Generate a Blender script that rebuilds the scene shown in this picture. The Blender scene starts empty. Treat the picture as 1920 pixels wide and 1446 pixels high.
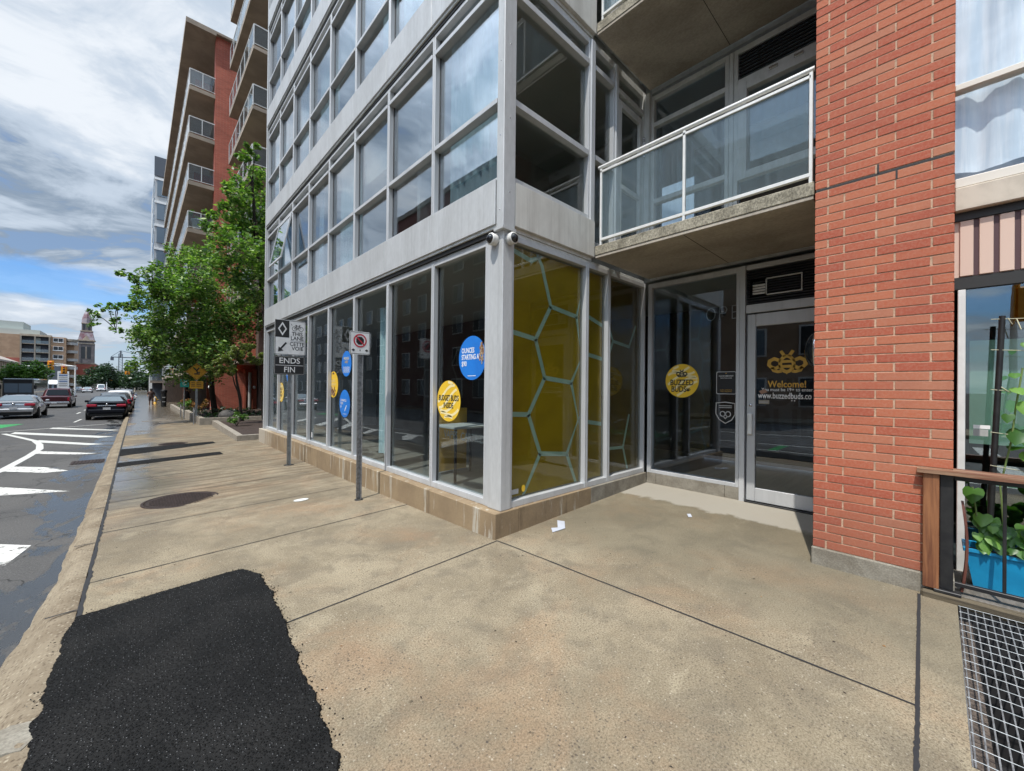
import bpy, bmesh, math, random
import numpy as np
from mathutils import Vector, Matrix
R=math.radians
random.seed(11); rng=np.random.default_rng(5)
S=bpy.context.scene; COL=S.collection
# ---------------- camera, light, sky -----------------
def set_camera():
    F=749.0/1920; yaw,pitch,roll=0.7550757,0.0045690,0.0103193
    f=Vector((math.sin(yaw)*math.cos(pitch),math.cos(yaw)*math.cos(pitch),math.sin(pitch)))
    r=Vector((math.cos(yaw),-math.sin(yaw),0)); u=r.cross(f)
    c,s=math.cos(roll),math.sin(roll); r2=c*r+s*u; u2=-s*r+c*u
    cam=bpy.data.cameras.new('camera'); o=bpy.data.objects.new('camera',cam); COL.objects.link(o)
    m=Matrix((( r2.x,u2.x,-f.x,0),(r2.y,u2.y,-f.y,0),(r2.z,u2.z,-f.z,1.6),(0,0,0,1)))
    o.matrix_world=m; cam.sensor_width=36; cam.lens=36*F; cam.clip_start=.05; cam.clip_end=6000
    S.camera=o
set_camera()
SUN_EL,SUN_TR=63.0,16.5          # elevation; travel direction turned from +X towards +Y
S.view_settings.view_transform='Standard'; S.view_settings.look='None'
S.view_settings.exposure=0.42; S.view_settings.gamma=1
S.cycles.max_bounces=8; S.cycles.transparent_max_bounces=16; S.cycles.glossy_bounces=5
S.cycles.caustics_reflective=False; S.cycles.caustics_refractive=False
sl=bpy.data.lights.new('sun','SUN'); sl.energy=3.5; sl.angle=R(.5); sl.color=(1,.95,.87)
so=bpy.data.objects.new('sun',sl); COL.objects.link(so)
tr=Vector((math.cos(R(SUN_TR))*math.cos(R(SUN_EL)),math.sin(R(SUN_TR))*math.cos(R(SUN_EL)),-math.sin(R(SUN_EL))))
so.rotation_euler=tr.to_track_quat('-Z','Y').to_euler(); so.location=(-20,-6,40)

class NT:
    def __init__(s,nt): s.t=nt; s.t.nodes.clear()
    def n(s,ty,**k):
        nd=s.t.nodes.new(ty)
        for a,b in k.items():
            if a.startswith('_'): setattr(nd,a[1:],b)
            else:
                key=a.replace('__',' ')
                i=nd.inputs[int(key[1:])] if key[0]=='i' and key[1:].isdigit() else nd.inputs[key]
                if isinstance(b,bpy.types.NodeSocket): s.t.links.new(b,i)
                else: i.default_value=b
        return nd
    def m(s,op,a,b=0.,c=0.,clamp=False):
        nd=s.t.nodes.new('ShaderNodeMath'); nd.operation=op; nd.use_clamp=clamp
        for i,v in enumerate((a,b,c)):
            if isinstance(v,bpy.types.NodeSocket): s.t.links.new(v,nd.inputs[i])
            else: nd.inputs[i].default_value=v
        return nd.outputs[0]
    def ss(s,x,a,b,lo=0.,hi=1.):
        nd=s.t.nodes.new('ShaderNodeMapRange'); nd.interpolation_type='SMOOTHSTEP'
        s.t.links.new(x,nd.inputs[0])
        for i,v in zip((1,2,3,4),(a,b,lo,hi)): nd.inputs[i].default_value=v
        return nd.outputs[0]
    def mix(s,f,a,b,mode='MIX'):
        nd=s.t.nodes.new('ShaderNodeMix'); nd.data_type='RGBA'; nd.blend_type=mode
        for i,v in ((0,f),(6,a),(7,b)):
            if isinstance(v,bpy.types.NodeSocket): s.t.links.new(v,nd.inputs[i])
            else: nd.inputs[i].default_value=v if i==0 else (tuple(v)+(1,) if len(v)==3 else v)
        return nd.outputs[2]
    def noise(s,vec,scale,detail=4,rough=.5,dist=0.):
        return s.n('ShaderNodeTexNoise',Vector=vec,Scale=scale,Detail=detail,Roughness=rough,Distortion=dist).outputs[0]

def make_world():
    w=bpy.data.worlds.new('World'); S.world=w; w.use_nodes=True; t=NT(w.node_tree)
    sky=t.n('ShaderNodeTexSky',_sky_type='NISHITA',_sun_disc=False); sky.sun_elevation=R(SUN_EL)
    to=-tr; sky.sun_rotation=math.atan2(to.x,to.y)
    g=t.n('ShaderNodeTexCoord').outputs['Generated']
    sx=t.n('ShaderNodeSeparateXYZ',Vector=g); z=t.m('MAXIMUM',sx.outputs[2],0.)
    q=t.m('ADD',z,.16)
    px=t.m('DIVIDE',sx.outputs[0],q); py=t.m('DIVIDE',sx.outputs[1],q)
    v=t.n('ShaderNodeCombineXYZ',X=px,Y=py,Z=t.m('MULTIPLY',z,1.5)).outputs[0]
    big=t.noise(v,1.15,8,.58,.7); fine=t.noise(v,3.6,9,.62,.9); soft=t.noise(v,.45,3,.5,.2)
    el=t.m('ARCSINE',sx.outputs[2])
    # a clear strip low over the street, cloud nearly everywhere else
    wob=t.m('MULTIPLY',t.m('SUBTRACT',t.noise(v,.8,5,.6),.5),.16)
    e2=t.m('ADD',el,wob)
    gap=t.m('MULTIPLY',t.ss(e2,.115,.14),t.ss(e2,.165,.19,1,0))
    cov=t.ss(t.m('ADD',t.m('MULTIPLY',big,.6),t.m('MULTIPLY',fine,.4)),.34,.47)
    cov=t.m('MULTIPLY',cov,t.m('SUBTRACT',1.,t.m('MULTIPLY',gap,.85)))
    cov=t.m('MAXIMUM',cov,t.m('MULTIPLY',.72,t.m('SUBTRACT',1.,gap)))
    lum=t.m('ADD',t.m('MULTIPLY',t.ss(big,.3,.7),.5),t.m('ADD',t.m('MULTIPLY',t.ss(fine,.3,.7),.22),t.m('MULTIPLY',t.ss(soft,.3,.7),.3)))
    c1=t.mix(t.ss(lum,.34,.62),(2.1,2.7,3.5),(4.3,5.0,5.9))
    c1=t.mix(t.ss(lum,.60,.88),c1,(6.5,6.9,7.4))
    c1=t.mix(t.ss(el,.02,.20,.55,0.),c1,(6.1,6.5,7.0))
    # cloud brightened around the sun, added to raise the ambient fill
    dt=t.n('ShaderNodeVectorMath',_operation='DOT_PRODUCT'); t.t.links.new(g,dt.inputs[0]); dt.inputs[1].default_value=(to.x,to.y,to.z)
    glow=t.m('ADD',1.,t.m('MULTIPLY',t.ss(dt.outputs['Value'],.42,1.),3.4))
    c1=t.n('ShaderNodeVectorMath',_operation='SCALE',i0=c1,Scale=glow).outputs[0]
    skyc=t.mix(1.,sky.outputs[0],(.62,.98,1.4),'MULTIPLY')
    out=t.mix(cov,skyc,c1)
    low=t.ss(sx.outputs[2],-.12,-.01)
    out=t.mix(low,(1.5,1.45,1.4),out)
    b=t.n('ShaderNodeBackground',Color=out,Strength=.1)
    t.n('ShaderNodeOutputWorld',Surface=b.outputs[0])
make_world()
# ---------------- ground heights -----------------
PR=[(-80,0),(3,0),(8,-.1),(14,-.13),(22,-.25),(32,-.4),(42,-.5),(60,-.62),(120,-.75),(3000,-.75)]
def prof(y): return float(np.interp(y,[a for a,b in PR],[b for a,b in PR]))
def walk(x,y): return prof(y)+(.02*(max(x,-.3)-2.75) if x<2.75 else .035*(min(x,6)-2.75))
def road(y): return prof(y)-.2

# ---------------- materials -----------------
MATS={}
def newmat(name):
    m=bpy.data.materials.new(name); m.use_nodes=True; MATS[name]=m; return m,NT(m.node_tree)
def finish(t,color,rough,metal=0.,spec=.5,normal=None,extra=None):
    k=dict(Metallic=metal); p=t.n('ShaderNodeBsdfPrincipled')
    def put(n,v):
        if isinstance(v,bpy.types.NodeSocket): t.t.links.new(v,p.inputs[n])
        else: p.inputs[n].default_value=(tuple(v)+(1,) if hasattr(v,'__len__') and len(v)==3 else v)
    put('Base Color',color); put('Roughness',rough); put('Metallic',metal); put('Specular IOR Level',spec)
    if normal is not None: put('Normal',normal)
    for a,b in (extra or {}).items(): put(a,b)
    t.n('ShaderNodeOutputMaterial',Surface=p.outputs[0]); return p
def M(name,c1,c2=None,rough=.7,metal=0.,spec=.5,scale=4.,lo=.35,hi=.65,bump=0.,bscale=40.,stretch=(1,1,1),grain=0.,gscale=120.,extra=None,rv=0.,streak=0.):
    m,t=newmat(name)
    co=t.n('ShaderNodeMapping',Vector=t.n('ShaderNodeTexCoord').outputs['Object'],Scale=stretch).outputs[0]
    col=c1
    if c2 is not None: 
        n=t.noise(co,scale,7,.6,.3); col=t.mix(t.ss(n,lo,hi),c1,c2)
    if streak:
        sn=t.noise(t.n('ShaderNodeMapping',Vector=co,Scale=(14,14,.6)).outputs[0],1.6,6,.7); col=t.mix(t.ss(sn,.50,.72,0.,streak),col,tuple(v*.55 for v in c1)); col=t.mix(t.ss(sn,.42,.30,0.,streak*.5),col,tuple(min(1,v*1.25) for v in c1))
    if grain: 
        gn=t.noise(co,gscale,2,.6); col=t.mix(t.ss(gn,.3,.7,grain,0.),col,(0.02,.018,.015)) 
    r=rough
    if rv: r=t.m('ADD',rough,t.m('MULTIPLY',t.m('SUBTRACT',t.noise(co,scale*2,5),.5),rv))
    nrm=None
    if bump: nrm=t.n('ShaderNodeBump',Height=t.noise(co,bscale,5,.6),Strength=bump,Distance=.01).outputs[0]
    finish(t,col,r,metal,spec,nrm,extra); return m
def glass(name,tint,r0,wav=.0,rough=0.,film=None,ff=0.,dirt=0.):
    m,t=newmat(name)
    co=t.n('ShaderNodeTexCoord').outputs['Object']
    lw=t.n('ShaderNodeLayerWeight',Blend=.5).outputs['Facing']
    fac=t.m('ADD',r0,t.m('MULTIPLY',1-r0,t.m('POWER',lw,5.)),clamp=True)
    kw={}
    if wav: kw['Normal']=t.n('ShaderNodeBump',Height=t.noise(co,.9,2,.5),Strength=wav,Distance=.05).outputs[0]
    tr_=t.n('ShaderNodeBsdfTransparent',Color=tuple(tint)+(1,)).outputs[0]
    if film:
        f=ff
        if dirt: f=t.m('ADD',ff,t.m('MULTIPLY',t.noise(t.n('ShaderNodeMapping',Vector=co,Scale=(9,9,.7)).outputs[0],2.,6,.7),dirt))
        d=t.n('ShaderNodeBsdfDiffuse',Color=tuple(film)+(1,)).outputs[0]
        tr_=t.n('ShaderNodeMixShader',i0=f,i1=tr_,i2=d).outputs[0]
    gl=t.n('ShaderNodeBsdfGlossy',Color=(.95,.97,1,1),Roughness=rough,**kw).outputs[0]
    t.n('ShaderNodeOutputMaterial',Surface=t.n('ShaderNodeMixShader',i0=fac,i1=tr_,i2=gl).outputs[0]); return m

M('aluminium',(.56,.57,.58),(.48,.49,.50),.42,.2,scale=3,stretch=(1,1,.25),bump=.05,bscale=20,streak=.2)
M('aluminium_panel',(.54,.55,.555),(.46,.465,.465),.45,.15,scale=2.2,stretch=(1,1,.35),bump=.06,bscale=6,grain=.08,gscale=30,rv=.2,streak=.35)
M('panel_warm',(.60,.585,.54),(.48,.46,.42),.5,.1,scale=3,stretch=(1,1,.4),bump=.05,bscale=8,streak=.5)
M('aluminium_shade',(.66,.67,.66),(.54,.55,.53),.55,.1,scale=6,stretch=(1,1,.5))  # copy of aluminium for shaded parts, colour lifted in place of fill light
M('white_frame',(.74,.74,.72),(.66,.66,.64),.4,.1,scale=8)
M('gasket_shadow_black',(.02,.02,.02),None,.6)
M('dark_metal',(.018,.018,.02),(.03,.03,.03),.45,.3,scale=10)
M('chrome',(.55,.55,.56),None,.2,.9)
M('steel',(.34,.35,.36),(.20,.20,.205),.5,.6,scale=25,bump=.1,bscale=60)
M('galvanised',(.36,.38,.39),(.24,.26,.27),.45,.6,scale=14,bump=.05)
glass('window_glass',(.80,.86,.88),.27,.03)
glass('shop_glass',(.86,.90,.90),.05,.03)
glass('side_glass',(.83,.84,.81),.045,.03)
glass('door_glass',(.82,.88,.92),.07,.03)
glass('rail_glass',(.84,.90,.92),.03,0,0,(.24,.30,.33),.05,.28)
glass('clear_rail_glass',(.82,.87,.88),.08,0,0,(.25,.33,.38),.04,.1)
glass('right_glass',(.78,.88,.86),.14,.02)
M('interior_floor',(.20,.19,.17),(.15,.14,.13),.5,scale=3,stretch=(.3,4,1))
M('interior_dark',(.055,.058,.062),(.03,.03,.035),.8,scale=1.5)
M('interior_pale',(.46,.46,.44),(.38,.38,.37),.9,scale=1.2)
M('interior_ceiling',(.42,.42,.40),None,.9)
M('curtain_pale',(.55,.68,.70),(.40,.54,.58),.8,scale=5,stretch=(6,6,.3))
M('curtain_white',(.70,.76,.80),(.50,.60,.68),.8,scale=3,stretch=(5,5,.35))
M('yellow_film',(.42,.29,.005),(.32,.215,.004),.55,scale=1.2)
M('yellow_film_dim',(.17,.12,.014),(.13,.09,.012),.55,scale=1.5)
M('teal_line',(.42,.62,.54),None,.5)
M('hex_grey',(.09,.10,.10),None,.6)
M('paint_white',(.80,.80,.79),None,.5)
M('ink_black',(.012,.012,.013),None,.5)
M('sign_white',(.72,.72,.72),(.60,.60,.60),.4,scale=6)
M('sign_grey',(.44,.44,.43),(.38,.38,.37),.45,scale=9)
M('sign_red',(.45,.02,.04),None,.45)
M('sticker_blue',(.02,.19,.62),(.018,.16,.55),.4,scale=3)
M('sticker_yellow',(.78,.50,.04),(.70,.44,.03),.4,scale=3)
M('sticker_cream',(.80,.68,.36),None,.4)
M('logo_gold',(.62,.36,.05),(.52,.30,.04),.5,scale=9)
M('bud_brown',(.22,.13,.07),(.42,.32,.20),.8,scale=60)
M('near_black',(.02,.02,.022),None,.7)
M('paper',(.42,.44,.49),None,.8)
M('bright_lens',(.85,.85,.85),None,.3)
M('plastic_white',(.66,.65,.62),(.56,.55,.52),.45,scale=30)
M('dome_black',(.01,.01,.012),None,.06)
M('signal_yellow',(.72,.30,.015),(.62,.25,.01),.5,scale=10)
M('signal_red',(.5,.03,.02),None,.4)
M('diamond_yellow',(.52,.26,.008),(.42,.20,.006),.55,scale=10)
M('teal_sign',(.01,.22,.20),None,.5)
M('road_paint',(.62,.62,.58),(.50,.50,.47),.6,scale=20)
M('rubber',(.012,.012,.012),None,.7)
M('car_glass',(.02,.025,.03),None,.06)
M('car_black',(.004,.005,.010),None,.28,.0,.22)
M('car_grey',(.07,.075,.08),None,.3,.3,.6,extra={'Coat Weight':.8})
M('car_silver',(.40,.40,.41),None,.3,.6,extra={'Coat Weight':.8})
M('car_maroon',(.06,.005,.009),None,.3,.2,extra={'Coat Weight':.7})
M('car_white',(.66,.66,.66),None,.3,extra={'Coat Weight':.8})
M('car_blue',(.04,.08,.2),None,.3,.3,extra={'Coat Weight':.8})
M('rear_glass_sky_tint',(.16,.20,.23),None,.08)  # bluish colour stands in for sky reflected in the rear screens
M('tail_red',(.38,.008,.03),None,.2)
M('headlamp',(.7,.7,.7),None,.15)
M('plate',(.55,.57,.6),None,.5)
M('skin_tone',(.30,.17,.11),None,.6); M('hair_dark',(.015,.012,.01),None,.7)
M('cloth_brown',(.10,.055,.04),(.05,.03,.03),.9,scale=20); M('cloth_black',(.012,.012,.014),None,.9); M('cloth_pale',(.5,.5,.5),None,.9)
M('hydrant_yellow',(.65,.36,.02),None,.5); M('iron',(.028,.019,.017),(.055,.036,.03),.65,.4,scale=30,bump=.6,bscale=90)
M('concrete_wall',(.33,.28,.205),(.22,.165,.11),.85,scale=3.5,bump=.25,bscale=60,grain=.25,gscale=90)
M('soffit',(.50,.445,.37),(.31,.27,.22),.9,scale=1.6,stretch=(1,.6,1),bump=.2,bscale=22,grain=.2,gscale=50,lo=.3,hi=.7)
M('soffit_far',(.40,.33,.26),(.30,.25,.20),.9,scale=.8,bump=.1,bscale=10)
M('slab_edge',(.44,.40,.31),(.24,.215,.16),.9,scale=6,stretch=(1,1,.8),bump=.5,bscale=50,grain=.55,gscale=60)
M('stone_pale',(.34,.30,.245),(.25,.22,.18),.85,scale=6,bump=.3,bscale=40,grain=.2)
M('soil',(.05,.03,.022),(.028,.018,.014),.95,scale=25,bump=1.,bscale=60)
M('gravel',(.14,.11,.09),(.05,.04,.035),.95,scale=60,bump=1.,bscale=80)
M('marker_white',(.6,.6,.58),None,.7)
M('rock',(.05,.047,.045),(.09,.085,.08),.8,scale=8,bump=.6,bscale=12)
M('bark',(.045,.032,.024),(.02,.015,.012),.9,scale=12,stretch=(1,1,.3),bump=.6,bscale=30)
M('fresh_wood',(.32,.135,.055),(.11,.035,.016),.6,scale=3.2,stretch=(5,5,.35),bump=.15,bscale=30)
M('cap_wood',(.13,.042,.022),(.30,.18,.11),.55,scale=3,stretch=(5,.5,5),bump=.15,bscale=30)
M('dark_wood',(.085,.022,.015),(.13,.045,.028),.6,scale=3,stretch=(5,5,.35))
M('old_timber',(.12,.095,.06),(.06,.048,.032),.9,scale=5,stretch=(5,.5,5),bump=.4,bscale=50)
M('planter_blue',(.012,.29,.54),(.010,.24,.46),.42,scale=4)
M('orange_smudge',(.62,.28,.10),(.05,.33,.52),.6,scale=26,lo=.45,hi=.55)
M('twine',(.45,.43,.30),None,.9)
M('vine_stem',(.14,.2,.06),None,.8)
M('siding',(.13,.10,.085),(.07,.055,.048),.8,scale=6,stretch=(6,6,.3))
M('apartment_brown',(.42,.28,.18),(.34,.22,.14),.9,scale=.6)
M('apartment_red',(.40,.12,.085),(.34,.10,.075),.9,scale=.6)
M('pale_panel',(.40,.43,.40),None,.8); M('slate',(.09,.105,.13),None,.8)
M('heritage_stone',(.48,.40,.31),(.34,.28,.21),.9,scale=.5,stretch=(1,1,.4)); M('roof_pale',(.45,.40,.35),(.3,.25,.21),.8,scale=3)
M('tower_stone',(.17,.15,.15),(.11,.10,.10),.9,scale=.3); M('tower_roof',(.16,.07,.085),(.28,.25,.27),.7,scale=.35); M('tower_roof_red',(.20,.06,.07),None,.7)
M('window_dark',(.02,.025,.03),None,.12); M('window_sky',(.16,.21,.26),None,.08)
M('flag_blue',(.02,.10,.30),None,.8); M('flag_red',(.35,.04,.05),None,.8)
M('green_paint',(.02,.33,.08),(.03,.22,.07),.6,scale=6)
M('stripe_pink',(.62,.46,.38),None,.6); M('stripe_brown',(.075,.035,.04),None,.6)
M('sill_cream',(.56,.50,.42),(.46,.41,.34),.7,scale=6)
M('sill_white',(.66,.63,.57),None,.5)
M('deck',(.16,.14,.12),(.10,.09,.075),.8,scale=8,stretch=(1,6,1))

def brickwall(name,c1,c2,mortar,bw=.324,bh=.0735,far=False,sc=1.):
    m,t=newmat(name)
    o=t.n('ShaderNodeSeparateXYZ',Vector=t.n('ShaderNodeTexCoord').outputs['Object'])
    v=t.n('ShaderNodeCombineXYZ',X=t.m('ADD',o.outputs[0],o.outputs[1]),Y=o.outputs[2]).outputs[0]
    b=t.n('ShaderNodeTexBrick',Vector=v,Color1=c1+(1,),Color2=c2+(1,),Mortar=mortar+(1,),Scale=1.,**{'Mortar__Size':.007*sc,'Brick__Width':bw*sc,'Row__Height':bh*sc,'Bias':0.,'Mortar__Smooth':.1})
    n=t.noise(v,1.3,5)
    col=t.mix(t.ss(n,.3,.7,.25,0.),b.outputs[0],(.10,.03,.02))
    finish(t,col,.85,normal=t.n('ShaderNodeBump',Height=b.outputs[1],Strength=.4,Distance=.006,_invert=True).outputs[0]); return m
brickwall('brick_far',(.55,.135,.085),(.44,.10,.065),(.5,.26,.18),sc=1.)
brickwall('brick_opposite',(.17,.045,.032),(.13,.035,.026),(.2,.11,.08),sc=1.5)

def brick_mat():
    m,t=newmat('brick_red')
    at=t.n('ShaderNodeAttribute',_attribute_name='tone').outputs['Fac']
    co=t.n('ShaderNodeTexCoord').outputs['Object']
    c=t.mix(t.ss(at,0.,1.),(.345,.072,.036),(.425,.128,.062))
    c=t.mix(t.ss(at,.82,1.,0.,.6),c,(.37,.165,.10))
    n=t.noise(co,55,5,.7); c=t.mix(t.ss(n,.38,.72,.0,.5),c,(.46,.22,.15))
    n2=t.noise(co,2.2,4); c=t.mix(t.ss(n2,.45,.8,0.,.35),c,(.25,.07,.05))
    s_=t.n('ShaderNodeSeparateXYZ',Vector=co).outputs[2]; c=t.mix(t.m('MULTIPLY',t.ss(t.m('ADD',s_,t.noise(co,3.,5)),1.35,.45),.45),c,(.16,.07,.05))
    finish(t,c,.88,normal=t.n('ShaderNodeBump',Height=t.noise(co,140,4,.6),Strength=.35,Distance=.004).outputs[0])
brick_mat()
M('mortar',(.54,.36,.25),(.38,.25,.17),.95,scale=18,bump=.5,bscale=90)

def side_walk_mat():
    m,t=newmat('sidewalk_concrete')
    co=t.n('ShaderNodeTexCoord').outputs['Object']; s=t.n('ShaderNodeSeparateXYZ',Vector=co)
    x,y=s.outputs[0],s.outputs[1]
    fl=t.n('ShaderNodeCombineXYZ',X=x,Y=y).outputs[0]
    a=t.noise(fl,.95,8,.68,.6); b=t.noise(fl,3.3,6,.65,.5)
    c=t.mix(t.ss(a,.3,.7),(.178,.143,.092),(.320,.265,.178))
    c=t.mix(t.ss(b,.44,.68,0.,.7),c,(.150,.124,.086)); b2=t.noise(t.n('ShaderNodeMapping',Vector=fl,Location=(9,4,0)).outputs[0],2.1,7,.7,.8); c=t.mix(t.ss(b2,.54,.70,0.,.55),c,(.37,.315,.215))
    o=t.noise(t.n('ShaderNodeMapping',Vector=fl,Location=(3.1,7.7,0)).outputs[0],.8,7,.7,.5)
    c=t.mix(t.ss(o,.47,.70,0.,.38),c,(.38,.215,.11))
    # exposed aggregate: pale and dark grit
    vo=t.n('ShaderNodeTexVoronoi',Vector=fl,Scale=52.).outputs; vd=vo['Distance']; vc=t.n('ShaderNodeSeparateColor',Color=vo['Color']).outputs[0]
    dk=t.m('MULTIPLY',t.ss(vd,.12,.42,1.,0.),t.ss(vc,.58,.72)); lt=t.m('MULTIPLY',t.ss(vd,.10,.35,1.,0.),t.ss(vc,.15,.06))
    ex=t.ss(t.noise(fl,1.4,6,.7),.42,.60)
    c=t.mix(t.m('MULTIPLY',dk,t.m('ADD',.35,t.m('MULTIPLY',ex,.65))),c,(.075,.055,.04))
    c=t.mix(t.m('MULTIPLY',lt,.75),c,(.46,.41,.32))
    f=t.noise(fl,95,3,.9); c=t.mix(t.ss(f,.36,.52,.85,0.),c,(.085,.065,.042)); c=t.mix(t.ss(f,.54,.68,0.,.45),c,(.42,.37,.28))
    vo2=t.n('ShaderNodeTexVoronoi',Vector=fl,Scale=7.); vc2=t.n('ShaderNodeSeparateColor',Color=vo2.outputs['Color']).outputs[1]
    sp=t.m('MULTIPLY',t.ss(vo2.outputs['Distance'],.035,.06,1.,0.),t.ss(vc2,.72,.74))
    c=t.mix(t.m('MULTIPLY',sp,.85),c,(.045,.035,.03))
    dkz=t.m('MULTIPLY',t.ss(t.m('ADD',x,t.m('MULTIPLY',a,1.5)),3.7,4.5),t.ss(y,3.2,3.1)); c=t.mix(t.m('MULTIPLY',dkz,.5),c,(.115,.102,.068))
    # broom-finish streaks running across the walk farther on
    st=t.noise(t.n('ShaderNodeMapping',Vector=fl,Scale=(.5,4.5,1),Rotation=(0,0,R(-4))).outputs[0],1.5,6,.65,.2)
    far=t.ss(y,5.,9.)
    c=t.mix(t.m('MULTIPLY',t.ss(st,.44,.60),t.m('MULTIPLY',far,.75)),c,(.10,.07,.042))
    # cleaner strip of new concrete against the recessed shop front
    ed=t.m('ADD',x,t.m('MULTIPLY',t.m('SUBTRACT',t.noise(fl,2.5,5,.7),.5),.5))
    near=t.ss(y,3.3,3.2)
    c=t.mix(t.m('MULTIPLY',t.ss(ed,5.15,5.25,0.,.8),near),c,(.36,.335,.285))
    # wet film
    wn=t.noise(t.n('ShaderNodeMapping',Vector=fl,Scale=(.7,.28,1)).outputs[0],1.1,5,.6,.4)
    wet=t.m('ADD',t.ss(t.m('ADD',t.m('MULTIPLY',y,.03),wn),1.12,1.5),t.m('MULTIPLY',t.m('MULTIPLY',t.ss(x,1.1,.1),t.ss(y,5.,10.)),t.ss(wn,.35,.55)),clamp=True)
    c=t.mix(t.m('MULTIPLY',wet,.55),c,(.07,.065,.06))
    r=t.m('SUBTRACT',.84,t.m('MULTIPLY',wet,.66))
    h=t.m('ADD',t.m('MULTIPLY',t.noise(fl,170,4,.7),1.),t.m('MULTIPLY',vd,.5))
    bs=t.m('SUBTRACT',.42,t.m('MULTIPLY',wet,.34))
    nb=t.n('ShaderNodeBump',Height=h,Strength=bs,Distance=.006).outputs[0]
    finish(t,c,r,normal=nb)
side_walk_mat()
def asphalt_mat():
    m,t=newmat('asphalt')
    co=t.n('ShaderNodeTexCoord').outputs['Object']; s=t.n('ShaderNodeSeparateXYZ',Vector=co); x,y=s.outputs[0],s.outputs[1]
    fl=t.n('ShaderNodeCombineXYZ',X=x,Y=y).outputs[0]
    a=t.noise(fl,.5,6,.6,.3); c=t.mix(t.ss(a,.3,.7),(.060,.058,.057),(.092,.088,.084))
    g=t.noise(fl,60,5,.8); c=t.mix(t.ss(g,.52,.66,0.,.7),c,(.20,.195,.185)); c=t.mix(t.ss(g,.34,.48,.8,0.),c,(.022,.022,.023))
    w=t.n('ShaderNodeMapping',Vector=fl,Scale=(1,.55,1)).outputs[0]
    dn=t.n('ShaderNodeTexNoise',Vector=fl,Scale=1.6,Detail=4.).outputs['Color']
    vv=t.n('ShaderNodeVectorMath',_operation='ADD'); t.t.links.new(w,vv.inputs[0]); t.t.links.new(dn,vv.inputs[1])
    ve=t.n('ShaderNodeTexVoronoi',_feature='DISTANCE_TO_EDGE',Vector=vv.outputs[0],Scale=.9).outputs[0]
    cr=t.m('MULTIPLY',t.ss(ve,.004,.012,1.,0.),t.ss(t.noise(fl,.9,3),.42,.55))
    c=t.mix(t.m('MULTIPLY',cr,.8),c,(.015,.015,.015))
    pn=t.noise(t.n('ShaderNodeMapping',Vector=fl,Scale=(1.3,.5,1)).outputs[0],1.3,8,.7,.6)
    kerb=t.m('MULTIPLY',t.ss(x,-1.7,-.75),t.ss(y,1.5,5.))
    pud=t.ss(t.m('ADD',pn,t.m('MULTIPLY',kerb,.20)),.66,.70)
    damp=t.ss(t.m('ADD',pn,t.m('MULTIPLY',t.ss(y,8.,30.),.2)),.56,.76)
    c=t.mix(t.m('MULTIPLY',damp,.35),c,(.03,.03,.032)); c=t.mix(t.m('MULTIPLY',pud,.75),c,(.022,.024,.026))
    r=t.m('SUBTRACT',t.m('SUBTRACT',.82,t.m('MULTIPLY',damp,.12)),t.m('MULTIPLY',pud,.56),clamp=True)
    bs=t.m('MULTIPLY',t.m('SUBTRACT',1.,t.m('MULTIPLY',pud,.97)),t.m('SUBTRACT',.6,t.m('MULTIPLY',damp,.35)))
    h=t.m('SUBTRACT',t.noise(fl,110,4,.7),t.m('MULTIPLY',cr,1.5))
    finish(t,c,r,normal=t.n('ShaderNodeBump',Height=h,Strength=bs,Distance=.008).outputs[0])
asphalt_mat()
def patch_mat():
    m,t=newmat('fresh_asphalt')
    co=t.n('ShaderNodeTexCoord').outputs['Object']
    v=t.n('ShaderNodeTexVoronoi',Vector=co,Scale=85.); d=v.outputs['Distance']; k=t.n('ShaderNodeSeparateColor',Color=v.outputs['Color']).outputs[0]
    c=t.mix(t.ss(t.noise(co,2.5,5),.35,.7),(.006,.006,.006),(.013,.0125,.012))
    c=t.mix(t.m('MULTIPLY',t.ss(d,.1,.4,1.,0.),t.ss(k,.80,.86)),c,(.24,.24,.24))
    n=t.m('ADD',t.m('MULTIPLY',t.ss(d,0.,.5,1.,0.),1.),t.noise(co,45,4))
    finish(t,c,.8,spec=.22,normal=t.n('ShaderNodeBump',Height=n,Strength=1.,Distance=.016).outputs[0])
patch_mat()
def kerb_mat():
    m,t=newmat('kerb_stone')
    co=t.n('ShaderNodeTexCoord').outputs['Object']
    c=t.mix(t.ss(t.noise(co,2.5,6,.6),.3,.7),(.17,.13,.085),(.28,.23,.16))
    v=t.n('ShaderNodeTexVoronoi',Vector=co,Scale=48.); k=t.n('ShaderNodeSeparateColor',Color=v.outputs['Color']).outputs[0]
    c=t.mix(t.m('MULTIPLY',t.ss(v.outputs['Distance'],.1,.5,1.,0.),t.ss(k,.45,.7,0.,.9)),c,(.08,.055,.035))
    c=t.mix(t.m('MULTIPLY',t.ss(v.outputs['Distance'],.1,.5,1.,0.),t.ss(k,.35,.2,0.,.5)),c,(.50,.44,.33))
    h=t.m('ADD',t.noise(co,35,5,.7),t.m('MULTIPLY',t.noise(co,6,5,.7),2.))
    finish(t,c,.9,normal=t.n('ShaderNodeBump',Height=h,Strength=.8,Distance=.015).outputs[0])
kerb_mat()
def worn_paint():
    m,t=newmat('worn_paint')
    co=t.n('ShaderNodeTexCoord').outputs['Object']
    f=t.noise(co,9,7,.75,.6); k=t.ss(f,.40,.47)
    p=t.n('ShaderNodeBsdfPrincipled',Roughness=.6); p.inputs['Base Color'].default_value=(.66,.65,.61,1)
    tr_=t.n('ShaderNodeBsdfTransparent').outputs[0]
    t.n('ShaderNodeOutputMaterial',Surface=t.n('ShaderNodeMixShader',i0=k,i1=tr_,i2=p.outputs[0]).outputs[0])
worn_paint()
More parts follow.
